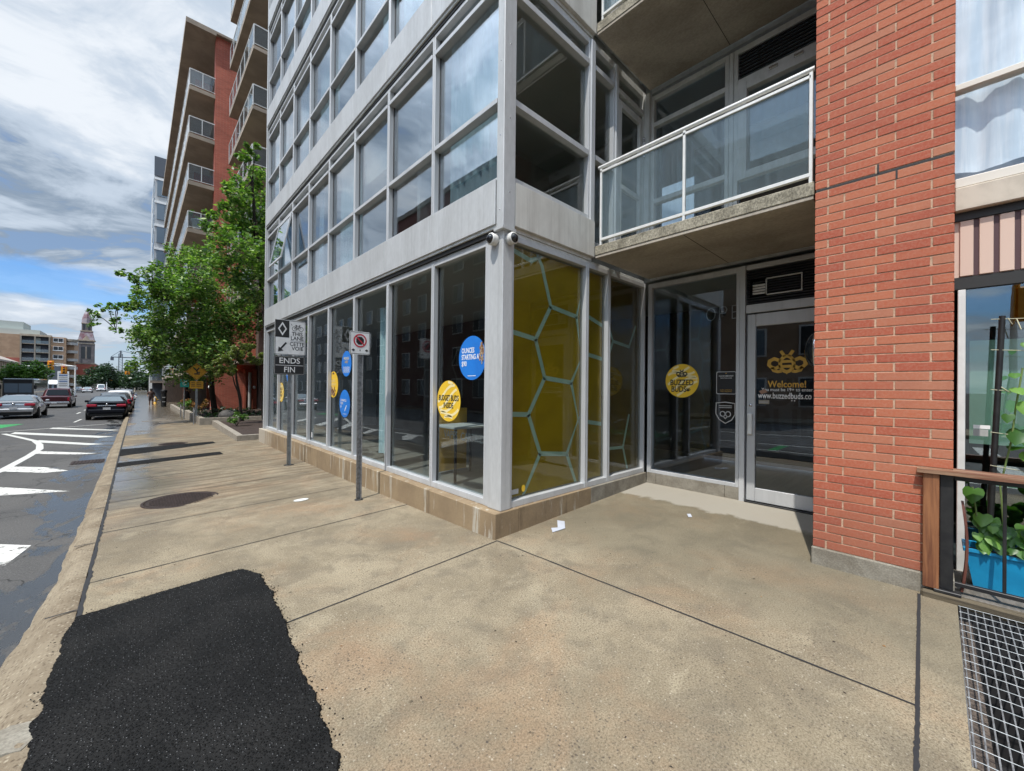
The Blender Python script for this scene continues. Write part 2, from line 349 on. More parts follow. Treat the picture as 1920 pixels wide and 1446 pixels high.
def plinth_mat():
    m,t=newmat('plinth_concrete')
    co=t.n('ShaderNodeTexCoord').outputs['Object']
    c=t.mix(t.ss(t.noise(co,2.,6,.6),.3,.7),(.33,.24,.14),(.24,.17,.10))
    st=t.noise(t.n('ShaderNodeMapping',Vector=co,Scale=(2.6,2.6,.45)).outputs[0],2.,5,.6)
    st2=t.noise(t.n('ShaderNodeMapping',Vector=co,Scale=(4.,4.,.35),Location=(2,1,0)).outputs[0],2.,6,.65); c=t.mix(t.ss(st2,.58,.63,0.,.85),c,(.50,.46,.38)); c=t.mix(t.ss(st,.56,.70,0.,.6),c,(.11,.075,.045))
    s=t.n('ShaderNodeSeparateXYZ',Vector=co).outputs
    c=t.mix(t.m('MULTIPLY',t.ss(t.m('ADD',s[1],t.m('MULTIPLY',st,3.)),10.9,12.),.8),c,(.50,.45,.37))
    c=t.mix(t.ss(t.noise(co,120,3,.7),.35,.7,.3,0.),c,(.08,.06,.04))
    finish(t,c,.88,normal=t.n('ShaderNodeBump',Height=t.noise(co,70,5,.7),Strength=.35,Distance=.006).outputs[0])
plinth_mat()
M('plinth_grey',(.30,.275,.225),(.21,.185,.145),.9,scale=5,bump=.35,bscale=60,grain=.3,gscale=80)
def leafmat(name,a,b,c,tl=.33):
    m,t=newmat(name)
    r=t.n('ShaderNodeNewGeometry').outputs['Random Per Island']
    col=t.mix(t.ss(r,0.,.6),a,b); col=t.mix(t.ss(r,.6,1.),col,c)
    p=t.n('ShaderNodeBsdfPrincipled',Roughness=.38); t.t.links.new(col,p.inputs['Base Color'])
    tn=t.n('ShaderNodeBsdfTranslucent'); t.t.links.new(t.mix(1.,col,(1.3,1.7,.6),'MULTIPLY'),tn.inputs[0])
    t.n('ShaderNodeOutputMaterial',Surface=t.n('ShaderNodeMixShader',i0=tl,i1=p.outputs[0],i2=tn.outputs[0]).outputs[0])
leafmat('leaf_street',(.045,.105,.024),(.125,.225,.046),(.34,.44,.13))
leafmat('leaf_small',(.10,.13,.04),(.19,.23,.07),(.34,.35,.14))
leafmat('leaf_far',(.018,.040,.020),(.03,.06,.028),(.045,.085,.03),.2)
leafmat('leaf_bright',(.05,.11,.02),(.09,.18,.03),(.15,.26,.05),.3)
leafmat('leaf_vine',(.05,.13,.03),(.09,.22,.04),(.19,.36,.07),.4)
leafmat('leaf_rust',(.22,.09,.03),(.30,.14,.04),(.12,.12,.03),.2)
# ---------------- building helpers -----------------
def wloc(o):
    v=Vector((0,0,0))
    while o: v+=Vector(o.location); o=o.parent
    return v
def props(o,label=None,cat=None,group=None,kind=None):
    if label: o['label']=label
    if cat: o['category']=cat
    if group: o['group']=group
    if kind: o['kind']=kind
    return o
def thing(name,label,cat,loc=(0,0,0),group=None):
    o=bpy.data.objects.new(name,None); COL.objects.link(o); o.location=loc; o.empty_display_size=.1
    return props(o,label,cat,group)
def link(name,me,parent=None,loc=None):
    o=bpy.data.objects.new(name,me); COL.objects.link(o)
    if parent: o.parent=parent
    if loc is not None: o.location=loc
    return o
class MB:
    def __init__(s): s.v=[]; s.f=[]; s.mi=[]; s.mats=[]; s.sm=[]; s.tone=[]
    def k(s,m):
        if m not in s.mats: s.mats.append(m)
        return s.mats.index(m)
    def add(s,vs,fs,m,smooth=False,tone=0.):
        b=len(s.v); s.v+= [tuple(v) for v in vs]; i=s.k(m)
        for f in fs: s.f.append([b+a for a in f]); s.mi.append(i); s.sm.append(smooth); s.tone.append(tone)
        return s
    def box(s,x0,x1,y0,y1,z0,z1,m,ch=0.,tone=0.):
        if x0>x1:x0,x1=x1,x0
        if y0>y1:y0,y1=y1,y0
        if z0>z1:z0,z1=z1,z0
        if ch<=0:
            vs=[(x,y,z) for x in(x0,x1) for y in(y0,y1) for z in(z0,z1)]
            fs=[(0,1,3,2),(4,6,7,5),(0,4,5,1),(2,3,7,6),(0,2,6,4),(1,5,7,3)]
            return s.add(vs,fs,m,tone=tone)
        # chamfered box: convex hull of three inset boxes
        c=min(ch,(x1-x0)*.45,(y1-y0)*.45,(z1-z0)*.45)
        vs=[];idx={}
        for ix,x in enumerate((x0,x1)):
            for iy,y in enumerate((y0,y1)):
                for iz,z in enumerate((z0,z1)):
                    sx=c if ix==0 else -c; sy=c if iy==0 else -c; sz=c if iz==0 else -c
                    idx[ix,iy,iz,0]=len(vs);vs.append((x,y+sy,z+sz))
                    idx[ix,iy,iz,1]=len(vs);vs.append((x+sx,y,z+sz))
                    idx[ix,iy,iz,2]=len(vs);vs.append((x+sx,y+sy,z))
        I=idx;fs=[]
        for a in(0,1):
            q=[I[a,0,0,0],I[a,1,0,0],I[a,1,1,0],I[a,0,1,0]]; fs.append(q if a else q[::-1])
            q=[I[0,a,0,1],I[1,a,0,1],I[1,a,1,1],I[0,a,1,1]]; fs.append(q[::-1] if a else q)
            q=[I[0,0,a,2],I[1,0,a,2],I[1,1,a,2],I[0,1,a,2]]; fs.append(q if a else q[::-1])
        for a in(0,1):
            for b in(0,1):
                q=[I[a,b,0,0],I[a,b,1,0],I[a,b,1,1],I[a,b,0,1]]; fs.append(q if a==b else q[::-1])
                q=[I[a,0,b,0],I[a,1,b,0],I[a,1,b,2],I[a,0,b,2]]; fs.append(q[::-1] if a==b else q)
                q=[I[0,a,b,1],I[1,a,b,1],I[1,a,b,2],I[0,a,b,2]]; fs.append(q if a==b else q[::-1])
                for c_ in(0,1):
                    q=[I[a,b,c_,0],I[a,b,c_,1],I[a,b,c_,2]]; fs.append(q if (a+b+c_)%2 else q[::-1])
        return s.add(vs,fs,m,tone=tone)
    def tube(s,pts,rad,m,n=8,cap=True,smooth=True):
        pts=[Vector(p) for p in pts]
        if not hasattr(rad,'__len__'): rad=[rad]*len(pts)
        vs=[];fs=[];up=None
        for i,p in enumerate(pts):
            d=(pts[min(i+1,len(pts)-1)]-pts[max(i-1,0)]).normalized()
            a=up if up is not None else (Vector((1,0,0)) if abs(d.z)>.9 else Vector((0,0,1)))
            x=(a-d*a.dot(d))
            if x.length<1e-4: x=Vector((0,1,0))-d*d.y
            x.normalize(); up=x; y=d.cross(x)
            for k in range(n):
                t=2*math.pi*k/n; vs.append(p+(x*math.cos(t)+y*math.sin(t))*rad[i])
        for i in range(len(pts)-1):
            for k in range(n):
                fs.append((i*n+k,i*n+(k+1)%n,(i+1)*n+(k+1)%n,(i+1)*n+k))
        s.add(vs,fs,m,smooth)
        if cap:
            s.add(vs[:n],[tuple(range(n))[::-1]],m); s.add(vs[-n:],[tuple(range(n))],m)
        return s
    def lathe(s,c,prof,m,n=24,axis='z',smooth=True):
        vs=[];fs=[]
        for r,h in prof:
            for k in range(n):
                t=2*math.pi*k/n; a,b=r*math.cos(t),r*math.sin(t)
                vs.append({'z':(c[0]+a,c[1]+b,c[2]+h),'x':(c[0]+h,c[1]+a,c[2]+b),'y':(c[0]+b,c[1]+h,c[2]+a)}[axis])
        for i in range(len(prof)-1):
            for k in range(n): fs.append((i*n+k,i*n+(k+1)%n,(i+1)*n+(k+1)%n,(i+1)*n+k))
        return s.add(vs,fs,m,smooth)
    def prism(s,poly,z0,z1,m,plane='xy'):
        n=len(poly)
        def P(a,b,c): return {'xy':(a,b,c),'yz':(c,a,b),'xz':(a,c,b)}[plane]
        vs=[P(a,b,z0) for a,b in poly]+[P(a,b,z1) for a,b in poly]
        fs=[tuple(range(n))[::-1],tuple(range(n,2*n))]+[(i,(i+1)%n,n+(i+1)%n,n+i) for i in range(n)]
        return s.add(vs,fs,m)
    def build(s,name,parent=None,label=None,cat=None,group=None,kind=None,fixn=True):
        me=bpy.data.meshes.new(name)
        off=wloc(parent) if parent else Vector((0,0,0))
        me.from_pydata([(v[0]-off.x,v[1]-off.y,v[2]-off.z) for v in s.v],[],s.f)
        for m in s.mats: me.materials.append(MATS[m])
        me.polygons.foreach_set('material_index',s.mi); me.polygons.foreach_set('use_smooth',s.sm)
        if any(s.tone):
            at=me.attributes.new('tone','FLOAT','FACE'); at.data.foreach_set('value',s.tone)
        me.update()
        if fixn:
            bm=bmesh.new(); bm.from_mesh(me); bmesh.ops.recalc_face_normals(bm,faces=bm.faces); bm.to_mesh(me); bm.free()
        o=link(name,me,parent); return props(o,label,cat,group,kind)
def bar(name,b,m,parent=None,**k): return MB().box(*b,m,k.pop('ch',0)).build(name,parent,**k)
def copy_tree(o,parent=None,dz=(0,0,0)):
    c=o.copy(); COL.objects.link(c); c.parent=parent
    c.location=Vector(o.location)+Vector(dz)
    for ch in [x for x in ALLCH(o)]: copy_tree(ch,c)
    return c
def ALLCH(o): return [x for x in list(S.objects) if x.parent==o]
_tc={}
def textmesh(body,size,align,bold,sx):
    key=(body,size,align,bold,sx)
    if key in _tc: return _tc[key]
    cu=bpy.data.curves.new('t','FONT'); cu.body=body; cu.size=size; cu.align_x=align; cu.align_y='CENTER'; cu.offset=bold*size; cu.resolution_u=3
    ob=bpy.data.objects.new('t',cu); COL.objects.link(ob); dg=bpy.context.evaluated_depsgraph_get()
    me=bpy.data.meshes.new_from_object(ob.evaluated_get(dg))
    r=([(v.co.x*sx,v.co.y) for v in me.vertices],[tuple(p.vertices) for p in me.polygons])
    bpy.data.objects.remove(ob); bpy.data.curves.remove(cu); bpy.data.meshes.remove(me); _tc[key]=r; return r
class Dec:
    """flat artwork on a plane: origin O, right R_, up U, outward normal N"""
    def __init__(s,O,R_,U,N): s.O=Vector(O); s.R=Vector(R_); s.U=Vector(U); s.N=Vector(N); s.mb=MB()
    def P(s,a,b,l): return s.O+s.R*a+s.U*b+s.N*l
    def raw(s,pts,fs,m,l): s.mb.add([s.P(a,b,l) for a,b in pts],fs,m); return s
    def poly(s,pts,m,l): return s.raw(pts,[tuple(range(len(pts)))],m,l)
    def rect(s,a0,b0,a1,b1,m,l): return s.poly([(a0,b0),(a1,b0),(a1,b1),(a0,b1)],m,l)
    def rrect(s,w,h,r,m,l,cx=0,cy=0):
        pts=[]
        for sx,sy,a0 in ((1,1,0),(-1,1,90),(-1,-1,180),(1,-1,270)):
            for k in range(5):
                a=R(a0+k*22.5); pts.append((cx+sx*(w/2-r)+r*math.cos(a),cy+sy*(h/2-r)+r*math.sin(a)))
        return s.poly(pts,m,l)
    def ell(s,c,rx,ry,m,l,n=40): return s.poly([(c[0]+rx*math.cos(2*math.pi*k/n),c[1]+ry*math.sin(2*math.pi*k/n)) for k in range(n)],m,l)
    def rib(s,pts,w,m,l,closed=False,clip=None):
        n=len(pts); L=[];Rr=[]
        for i in range(n):
            a=Vector(pts[(i-1)%n] if (closed or i>0) else pts[i]); b=Vector(pts[(i+1)%n] if (closed or i<n-1) else pts[i])
            p=Vector(pts[i]); d1=(p-a); d2=(b-p)
            d1=d1.normalized() if d1.length>1e-9 else None; d2=d2.normalized() if d2.length>1e-9 else None
            if d1 is None: d1=d2
            if d2 is None: d2=d1
            nn=Vector((-(d1.y+d2.y),d1.x+d2.x)); nn=nn.normalized() if nn.length>1e-6 else Vector((-d1.y,d1.x))
            k=w/2/max(.4,nn.dot(Vector((-d1.y,d1.x))))
            L.append((p.x+nn.x*k,p.y+nn.y*k)); Rr.append((p.x-nn.x*k,p.y-nn.y*k))
        if clip:
            L=[clip(q) for q in L]; Rr=[clip(q) for q in Rr]
        m_=n if closed else n-1
        return s.raw(L+Rr,[(i,(i+1)%n,n+(i+1)%n,n+i) for i in range(m_)],m,l)
    def ring(s,c,rx,ry,w,m,l,n=32,a0=0,a1=360):
        cl=(a1-a0)>=360; k=n if cl else n+1
        return s.rib([(c[0]+rx*math.cos(R(a0+(a1-a0)*i/n)),c[1]+ry*math.sin(R(a0+(a1-a0)*i/n))) for i in range(k)],w,m,l,cl)
    def text(s,body,c,size,m,l,align='CENTER',bold=.0,sx=1.):
        vs,fs=textmesh(body,size,align,bold,sx); return s.raw([(c[0]+a,c[1]+b) for a,b in vs],fs,m,l)
    def build(s,name,parent=None,**k): return s.mb.build(name,parent,fixn=False,**k)

def np_mesh(name,verts,faces,mat,parent=None,uvs=None):
    me=bpy.data.meshes.new(name); off=wloc(parent) if parent else Vector((0,0,0))
    v=np.asarray(verts,dtype=np.float32)-np.array(off,dtype=np.float32); f=np.asarray(faces,dtype=np.int32)
    me.vertices.add(len(v)); me.vertices.foreach_set('co',v.ravel())
    me.loops.add(f.size); me.loops.foreach_set('vertex_index',f.ravel())
    me.polygons.add(len(f)); me.polygons.foreach_set('loop_start',np.arange(0,f.size,f.shape[1],dtype=np.int32))
    me.materials.append(MATS[mat]); me.update(calc_edges=True); me.validate()
    return link(name,me,parent)
def leaves(name,clumps,dens,size,mat,parent,flat=.0,droop=0.):
    """clumps: (x,y,z,r). dens leaves per square metre of clump shell"""
    V=[]
    for x,y,z,r in clumps:
        # several sub-clumps make the outline uneven
        ns=max(6,int(r*r*34)); n=int(dens*max(r*r,.12*r+.01)*12)
        d=rng.normal(size=(ns,3)); d/=np.linalg.norm(d,axis=1)[:,None]
        cen=d*(r*rng.uniform(.45,1.12,(ns,1))); cen[:,2]*=.8
        which=rng.integers(0,ns,n); rr=r*rng.uniform(.20,.46,ns)
        off=rng.normal(size=(n,3)); off/=np.linalg.norm(off,axis=1)[:,None]; off*=rng.uniform(.2,1,(n,1))**.5
        p=cen[which]+off*rr[which][:,None]; p[:,2]-=droop*np.abs(rng.normal(size=n))*r
        V.append(p+np.array([x,y,z]))
    p=np.concatenate(V); n=len(p)
    a=rng.normal(size=(n,3)); a[:,2]*=.45; a/=np.linalg.norm(a,axis=1)[:,None]
    nn=rng.normal(size=(n,3))*.7+np.array([0,0,.9]); b=np.cross(nn,a); b/=np.linalg.norm(b,axis=1)[:,None]
    s=size*rng.uniform(.6,1.35,(n,1)); up=np.cross(a,b)*s*.18
    q=np.stack([p-a*s,p+b*s*.5+up,p+a*s,p-b*s*.5+up],1).reshape(-1,3)
    f=np.arange(4*n).reshape(-1,4)
    return np_mesh(name,q,f,mat,parent)
# ---------------- the setting -----------------
def sheet(name,xs,ys,zf,mat,skip=None,kind='structure',shear=0.):
    vs=[];id={}
    for i,x in enumerate(xs):
        for j,y in enumerate(ys): id[i,j]=len(vs); vs.append((x,y,zf(x,y)))
    fs=[(id[i,j],id[i+1,j],id[i+1,j+1],id[i,j+1]) for i in range(len(xs)-1) for j in range(len(ys)-1)
        if not(skip and skip((xs[i]+xs[i+1])/2,(ys[j]+ys[j+1])/2))]
    mb=MB(); mb.add(vs,fs,mat,True); return mb.build(name,kind=kind,fixn=False)
sheet('ground',[-1500,-600,-200,-60,-20,8,40,150,600,1500],[-600,-200,-80,-20,14,60,200,600,1500,2800],lambda x,y:-1.02,'soil')
YS=[-80,-40,-20,-10,-6,-3,-1.6,-.9,-.11,0,1.5,3,5,8,11,14,18,22,27,32,37,42,50,60,80,100,120,200,400,800]
sheet('road',[-13.4,-9,-5,-2.5,-1.2,-.455],YS,lambda x,y:road(y),'asphalt')
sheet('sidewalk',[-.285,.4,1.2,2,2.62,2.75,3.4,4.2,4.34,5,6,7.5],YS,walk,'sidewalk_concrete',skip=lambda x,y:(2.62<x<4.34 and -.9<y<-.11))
sheet('sidewalk_opposite',[-17,-15,-13.55],YS,lambda x,y:road(y)+.14,'sidewalk_concrete')
def kerb(name,x0,x1,side):
    mb=MB(); ys=[];y=-12.
    while y<60: ys.append(y); y+=.09 if y<9 else (.35 if y<25 else 2)
    ys+=[80,120,200,400]
    n=len(ys); vs=[]
    r1=np.cumsum(rng.normal(size=n))*.0018; r1-=np.convolve(np.pad(r1,8,'edge'),np.ones(17)/17,'valid')
    for i,y in enumerate(ys):
        k=1. if y<30 else .3
        j=rng.normal()*.006*k; e=r1[i]*2*k; w=0.10*max(0,min(1,(5.5-y)/3))   # broken apron near the fresh patch
        z=walk(-.3,y) if side>0 else road(y)+.14
        zr=road(y)-.03
        base=[(x1,z+.004),(x1-.02*side,z+.008+j*.3),((x0+x1)/2+e,z+.004+j),(x0+.035*side+e,z-.004+j),(x0+e+j,z-.03-abs(j)),(x0-.03*side-w+e,zr+.05+w*.4),(x0-.07*side-w*1.6+e*1.5,zr+.031),(x0-.09*side-w*1.6,zr-.02)]
        vs+=[(a,y,b) for a,b in base]
    m=8; fs=[(i*m+k,i*m+k+1,(i+1)*m+k+1,(i+1)*m+k) for i in range(n-1) for k in range(m-1)]
    mb.add(vs,fs,'kerb_stone',True)
    for k in range(1,18):
        yy=-3+k*1.83+random.uniform(-.1,.1)
        if yy<26: mb.add([(x0-.0,yy,walk(-.3,yy)+.0135),(x1,yy+.02,walk(-.3,yy)+.0135),(x1,yy+.035,walk(-.3,yy)+.0135),(x0,yy+.02,walk(-.3,yy)+.0135)],[(0,1,2,3)],'near_black')
    return mb.build(name,kind='structure')
kerb('kerb',-.455,-.30,1)
mb=MB(); 
for i in range(len(YS)-1):
    a,b=YS[i],YS[i+1]; mb.add([(-13.55,a,road(a)-.05),(-13.4,a,road(a)-.05),(-13.4,a,road(a)+.14),(-13.55,a,road(a)+.142),(-13.55,b,road(b)-.05),(-13.4,b,road(b)-.05),(-13.4,b,road(b)+.14),(-13.55,b,road(b)+.142)],[(1,2,6,5),(2,3,7,6)],'kerb_stone')
mb.build('kerb_opposite',kind='structure',fixn=False)

def strip(mb,pts,w,m,zf,lift,jit=.0,step=.12):
    P=[]
    for (a,b),(c,d) in zip(pts[:-1],pts[1:]):
        L=math.hypot(c-a,d-b); k=max(1,int(L/step)); P+=[(a+(c-a)*i/k,b+(d-b)*i/k) for i in range(k)]
    P.append(pts[-1]); n=len(P); vs=[]
    for i,(x,y) in enumerate(P):
        a=P[max(i-1,0)]; b=P[min(i+1,n-1)]; dx,dy=b[0]-a[0],b[1]-a[1]; l=math.hypot(dx,dy); nx,ny=-dy/l,dx/l
        wl=w/2+random.uniform(-1,1)*jit; wr=w/2+random.uniform(-1,1)*jit; s=random.uniform(-1,1)*jit*.8
        for t in (wl+s,-wr+s): q=(x+nx*t,y+ny*t); vs.append((q[0],q[1],zf(*q)+lift))
    return mb.add(vs,[(2*i,2*i+1,2*i+3,2*i+2) for i in range(n-1)],m)
# joints of the pavement slabs
mb=MB()
for k,y0 in enumerate([3.13,5.02,6.7,8.45,10.2,12.7,14.4,16.2,18.,19.8,21.6,23.4]):
    sl=.035
    strip(mb,[(-.28,y0-3.03*sl),(2.75,y0)],.012 if k<3 else .014,'near_black',walk,.004,.002)
strip(mb,[(2.755,3.14),(2.90,.055)],.012,'near_black',walk,.004,.002)
strip(mb,[(-.285,-2),(-.285,30)],.03,'near_black',walk,.004,.007,.06)
strip(mb,[(4.36,.085),(2.9,.06)],.018,'near_black',walk,.0045,.001,.03)
strip(mb,[(2.9,.06),(2.0,.045)],.018,'near_black',walk,.0045,.0025,.02)
mb.build('sidewalk_joints',kind='structure',fixn=False)
# patches of new asphalt let into the concrete
def patch(name,poly,jit,lift,mat='fresh_asphalt',seg=.014,label=None):
    P=[]
    n=len(poly)
    for i in range(n):
        a=poly[i]; b=poly[(i+1)%n]; j=a[2] if len(a)>2 else jit
        L=math.hypot(b[0]-a[0],b[1]-a[1]); k=max(1,int(L/seg))
        nx,ny=(b[1]-a[1])/L,-(b[0]-a[0])/L; w=0
        for q in range(k):
            w=w*.86+random.gauss(0,.42)*j; P.append((a[0]+(b[0]-a[0])*q/k+nx*w,a[1]+(b[1]-a[1])*q/k+ny*w))
    mb=MB(); m=len(P); cx=sum(p[0] for p in P)/m; cy=sum(p[1] for p in P)/m
    vs=[]
    for s,l in ((1,.0),(.988,lift),(.90,lift*1.1)):
        for x,y in P: X=cx+(x-cx)*s; Y=cy+(y-cy)*s; vs.append((X,Y,walk(X,Y)+l+.002+(random.uniform(0,.004) if s>.9 and lift>.006 else 0)))
    fs=[(r_*m+i,r_*m+(i+1)%m,(r_+1)*m+(i+1)%m,(r_+1)*m+i) for r_ in range(2) for i in range(m)]+[tuple(range(2*m,3*m))]
    mb.add(vs,fs,mat,False)
    # crumbs
    if jit>.004:
        for i in range(1500):
            a=random.choice(P); r=abs(random.gauss(0,.035)); t=random.uniform(0,6.3); x=a[0]+r*math.cos(t); y=a[1]+r*math.sin(t); s=random.uniform(.002,.006)
            z=walk(x,y)+.003; mb.add([(x+s,y,z),(x,y+s*.8,z),(x-s*.9,y,z),(x,y-s,z),(x,y,z+s)],[(0,1,4),(1,2,4),(2,3,4),(3,0,4)],mat)
    return mb.build(name,kind='structure',fixn=False)
patch('asphalt_patch',[(-.30,4.22,.002),(.60,4.29,.002),(.72,4.27,.008),(.80,4.05,.012),(.77,3.14,.011),(.72,2.42,.014),(.65,1.73,.014),(.60,.6,.01),(-.30,.5,.006),(-.36,1.8,.010),(-.34,2.67,.010),(-.35,3.03,.010),(-.33,3.68,.010)],.01,.013)
patch('asphalt_strip',[(-.29,11.89,.001),(1.61,12.20,.001),(1.60,12.72,.001),(-.29,12.5,.001)],.001,.004,seg=.1)
patch('asphalt_strip',[(-.29,13.68,.001),(1.76,14.78,.001),(1.75,15.3,.001),(-.29,15.3,.001)],.001,.004,seg=.1)
# road paint
mb=MB()
def rpoly(pts,m='worn_paint',l=.004): mb.add([(x,y,road(y)+l) for x,y in pts],[tuple(range(len(pts)))],m)
rpoly([(-3.2,7.75),(-1.13,7.45),(-.86,7.15),(-.95,6.5),(-3.2,6.6)])
rpoly([(-4.,12.6),(-1.78,11.68),(-.83,10.46),(-1.65,10.80),(-4,11.7)],'worn_paint')
rpoly([(-2.05,14.52),(-1.5,13.9),(-1.05,13.0),(-1.4,13.0),(-2.05,13.75)])
rpoly([(-2.02,17.75),(-.77,16.05),(-1.1,16.05),(-2.05,17.1)],'worn_paint')
rpoly([(-2.49,21.8),(-.75,18.7),(-1.1,18.7),(-2.45,20.9)],'road_paint')
rpoly([(-3.72,26.8),(-.6,21.6),(-1.,21.4),(-3.7,25.8)],'road_paint')
rpoly([(-2.87,28.9),(-.5,25.1),(-.8,25.0),(-2.9,28.1)],'road_paint')
def rstrip(pts,w,m='road_paint',l=.0055): strip(mb,pts,w,m,lambda x,y:road(y),l,0,.4)
rstrip([(-3.4,9.5),(-2.5,12.2),(-2.11,13.8),(-2.06,16.6),(-2.08,18.4),(-2.25,19.9),(-2.56,21.6),(-3.9,26.0)],.15)
# worn
rstrip([(-4.2,27.2),(-2.6,28.7),(-.45,30.9)],.12)
rstrip([(-3.6,60),(-3.5,100)],.12); rstrip([(-2.5,33),(-2.42,36)],.1)
for y in (44,50,56): rstrip([(-3.2,y),(-3.18,y+2.5)],.12)
for y in (-30,-18,-9): rstrip([(-6.7,y),(-6.7,y+5)],.14)
for y in (2,14,26,38,50): rstrip([(-6.9,y),(-6.95,y+7)],.14); rstrip([(-10.2,y),(-10.2,y+3)],.1)
rstrip([(-3.5,-30),(-3.45,8)],.12); rstrip([(-1.9,-30),(-1.9,4)],.1); rstrip([(-10,-1),(-3.6,-1.2)],.4); rstrip([(-12.5,-6),(-3.6,-6.2)],.25);rstrip([(-12.5,-9),(-3.6,-9.2)],.25)
mb.add([(x,y,road(y)+.0045) for x,y in ((-5.3,30.2),(-4.6,30.2),(-4.3,33.2),(-5.3,33.2))],[(0,1,2,3)],'green_paint')
mb.add([(x,y,road(y)+.0045) for x,y in ((-3.4,-4),(-1.95,-4),(-1.95,3.5),(-3.4,3.5))],[(0,1,2,3)],'green_paint')
mb.build('road_markings',kind='structure',fixn=False)

# manhole covers and the drain
def manhole(x,y,r,label):
    z=walk(x,y)+.006; t=thing('manhole_cover',label,'manhole cover',(x,y,z),'iron manhole covers in the pavement')
    mb=MB(); mb.lathe((x,y,z-.01),[(r,0),(r,.012),(r-.035,.014),(r-.04,.004)],'iron',48); mb.build('frame',t)
    mb=MB(); mb.lathe((x,y,z-.01),[(r-.045,0),(r-.045,.012),(.0001,.013)],'iron',48,smooth=False)
    for i in range(-13,14):
        for j in range(-13,14):
            px,py=i*.032,j*.032
            if px*px+py*py<(r-.08)**2: (i+j)%2 and mb.box(x+px-.014,x+px+.014,y+py-.014,y+py+.014,z+.002,z+.007,'iron')
    mb.build('lid',t); return t
manhole(.52,7.76,.46,'round rusty iron manhole cover set in the pavement, the closer of two')
manhole(.83,15.6,.34,'small dark iron manhole cover beyond the asphalt strips')
t=thing('storm_drain','worn cast iron drain grate in the wet road by the kerb','drain grate',(-.82,14.2,road(14.2)))
mb=MB(); z=road(14.2)+.004; mb.box(-1.12,-.55,13.9,14.5,z-.02,z+.006,'iron'); mb.build('frame',t)
mb=MB()
for i in range(9): mb.box(-1.09+i*.06,-1.06+i*.06,13.95,14.45,z+.007,z+.016,'iron')
mb.build('bars',t)
# litter
def flat(name,label,cat,pts,m,zf=walk):
    mb=MB(); n=len(pts); vs=[]
    for l in (.004,.008): vs+=[(x,y,zf(x,y)+l+dz) for x,y,dz in pts]
    mb.add(vs,[tuple(range(n,2*n)),tuple(range(n))[::-1]]+[(i,(i+1)%n,n+(i+1)%n,n+i) for i in range(n)],m)
    return mb.build(name,label=label,cat=cat)
flat('paper_scrap','crumpled white printed paper strip lying on the pavement beside the plinth','litter',[(3.32,2.86,.0),(3.38,2.93,.012),(3.46,2.905,.002),(3.60,3.03,.016),(3.66,2.97,.004),(3.50,2.83,.003)],'paper')
flat('paper_crumb','tiny white scrap lying on the pavement before the recessed shop front','litter',[(4.81,2.02,0),(4.84,2.05,.02),(4.87,2.02,.02),(4.84,1.99,0)],'paper')
flat('white_marker','small white oval marker on the pavement near the sign posts','marker',[(1.78+.10*math.cos(a/12*6.283),6.38+.07*math.sin(a/12*6.283),0) for a in range(12)],'marker_white')
# cellar pit under the grate
mb=MB(); X0,X1,Y0,Y1=2.62,4.34,-.9,-.11
mb.box(X0,X1,Y0,Y1,-.99,-.95,'near_black'); mb.box(X0-.1,X0,Y0-.1,Y1+.1,-.95,-.01,'near_black'); mb.box(X1,X1+.1,Y0,Y1,-.95,.035,'near_black')  # pit floor and sides coloured near black to stand in for shade
mb.box(X0,X1,Y1,Y1+.1,-.95,walk(3,0)-.02,'near_black'); mb.box(X0,X1,Y0-.1,Y0,-.95,-.01,'near_black'); mb.box(X0,X1,Y1-.075,Y1,-.95,-.045,'gravel')
mb.build('window_well',kind='structure')
t=thing('steel_grate','galvanised steel bar grate over the dark window well','grate',((X0+X1)/2,(Y0+Y1)/2,.02))
gz=lambda x:walk(x,-.2)+.001
mb=MB(); i=0; y=Y1-.012
while y>Y0:
    for a,b in ((X0+.01,(X0+X1)/2),((X0+X1)/2,X1-.01)): mb.add([(a,y-.0034,gz(a)),(b,y-.0028,gz(b)),(b,y+.0028,gz(b)),(a,y+.0028,gz(a)),(a,y-.0034,gz(a)-.012),(b,y-.0028,gz(b)-.012),(b,y+.0028,gz(b)-.012),(a,y+.0028,gz(a)-.012)],[(0,1,2,3),(0,4,5,1),(3,2,6,7),(0,3,7,4),(1,5,6,2),(4,7,6,5)],'steel')
    y-=.036
mb.build('bearing_bars',t)
mb=MB(); x=X0+.05
while x<X1:
    k=22; mb.tube([(x+.0012*math.sin(q*1.9),Y1-.005+(Y0-Y1)*q/k,gz(x)+.001) for q in range(k+1)],.0024,'galvanised',6); x+=.098
mb.build('cross_rods',t)
mb=MB(); mb.box(X0,X1,Y1-.006,Y1,-.03,.0,'steel'); mb.build('rim',t)
patch('cement_repair',[(-.32,2.99,.003),(-.42,3.04,.004),(-.50,3.0,.004),(-.46,2.84,.003),(-.36,2.80,.004),(-.31,2.90,.003)],.003,.010,'plinth_grey')
mb=MB()

for i in range(170):
    x,y=(random.uniform(.8,4.6),random.uniform(.2,3.0)) if i<90 else (random.uniform(-.2,2.6),random.uniform(3.,9.))
    if x<.85 and y<4.4: continue
    z=walk(x,y)+.002; a=random.uniform(0,6.3); r_=random.uniform(.004,.013); w_=r_*random.uniform(.3,.7); c_,s_=math.cos(a),math.sin(a)
    P_=[(x+r_*c_,y+r_*s_,z),(x-w_*s_,y+w_*c_,z+.003),(x-r_*c_,y-r_*s_,z),(x+w_*s_,y-w_*c_,z+.002)]
    mb.add(P_,[(0,1,2,3)],random.choice(['soil','bark','soil','old_timber','leaf_rust']))
props(mb.build('pavement_debris',fixn=False),'tiny dark leaf bits and grit scattered over the pavement','debris',kind='stuff')
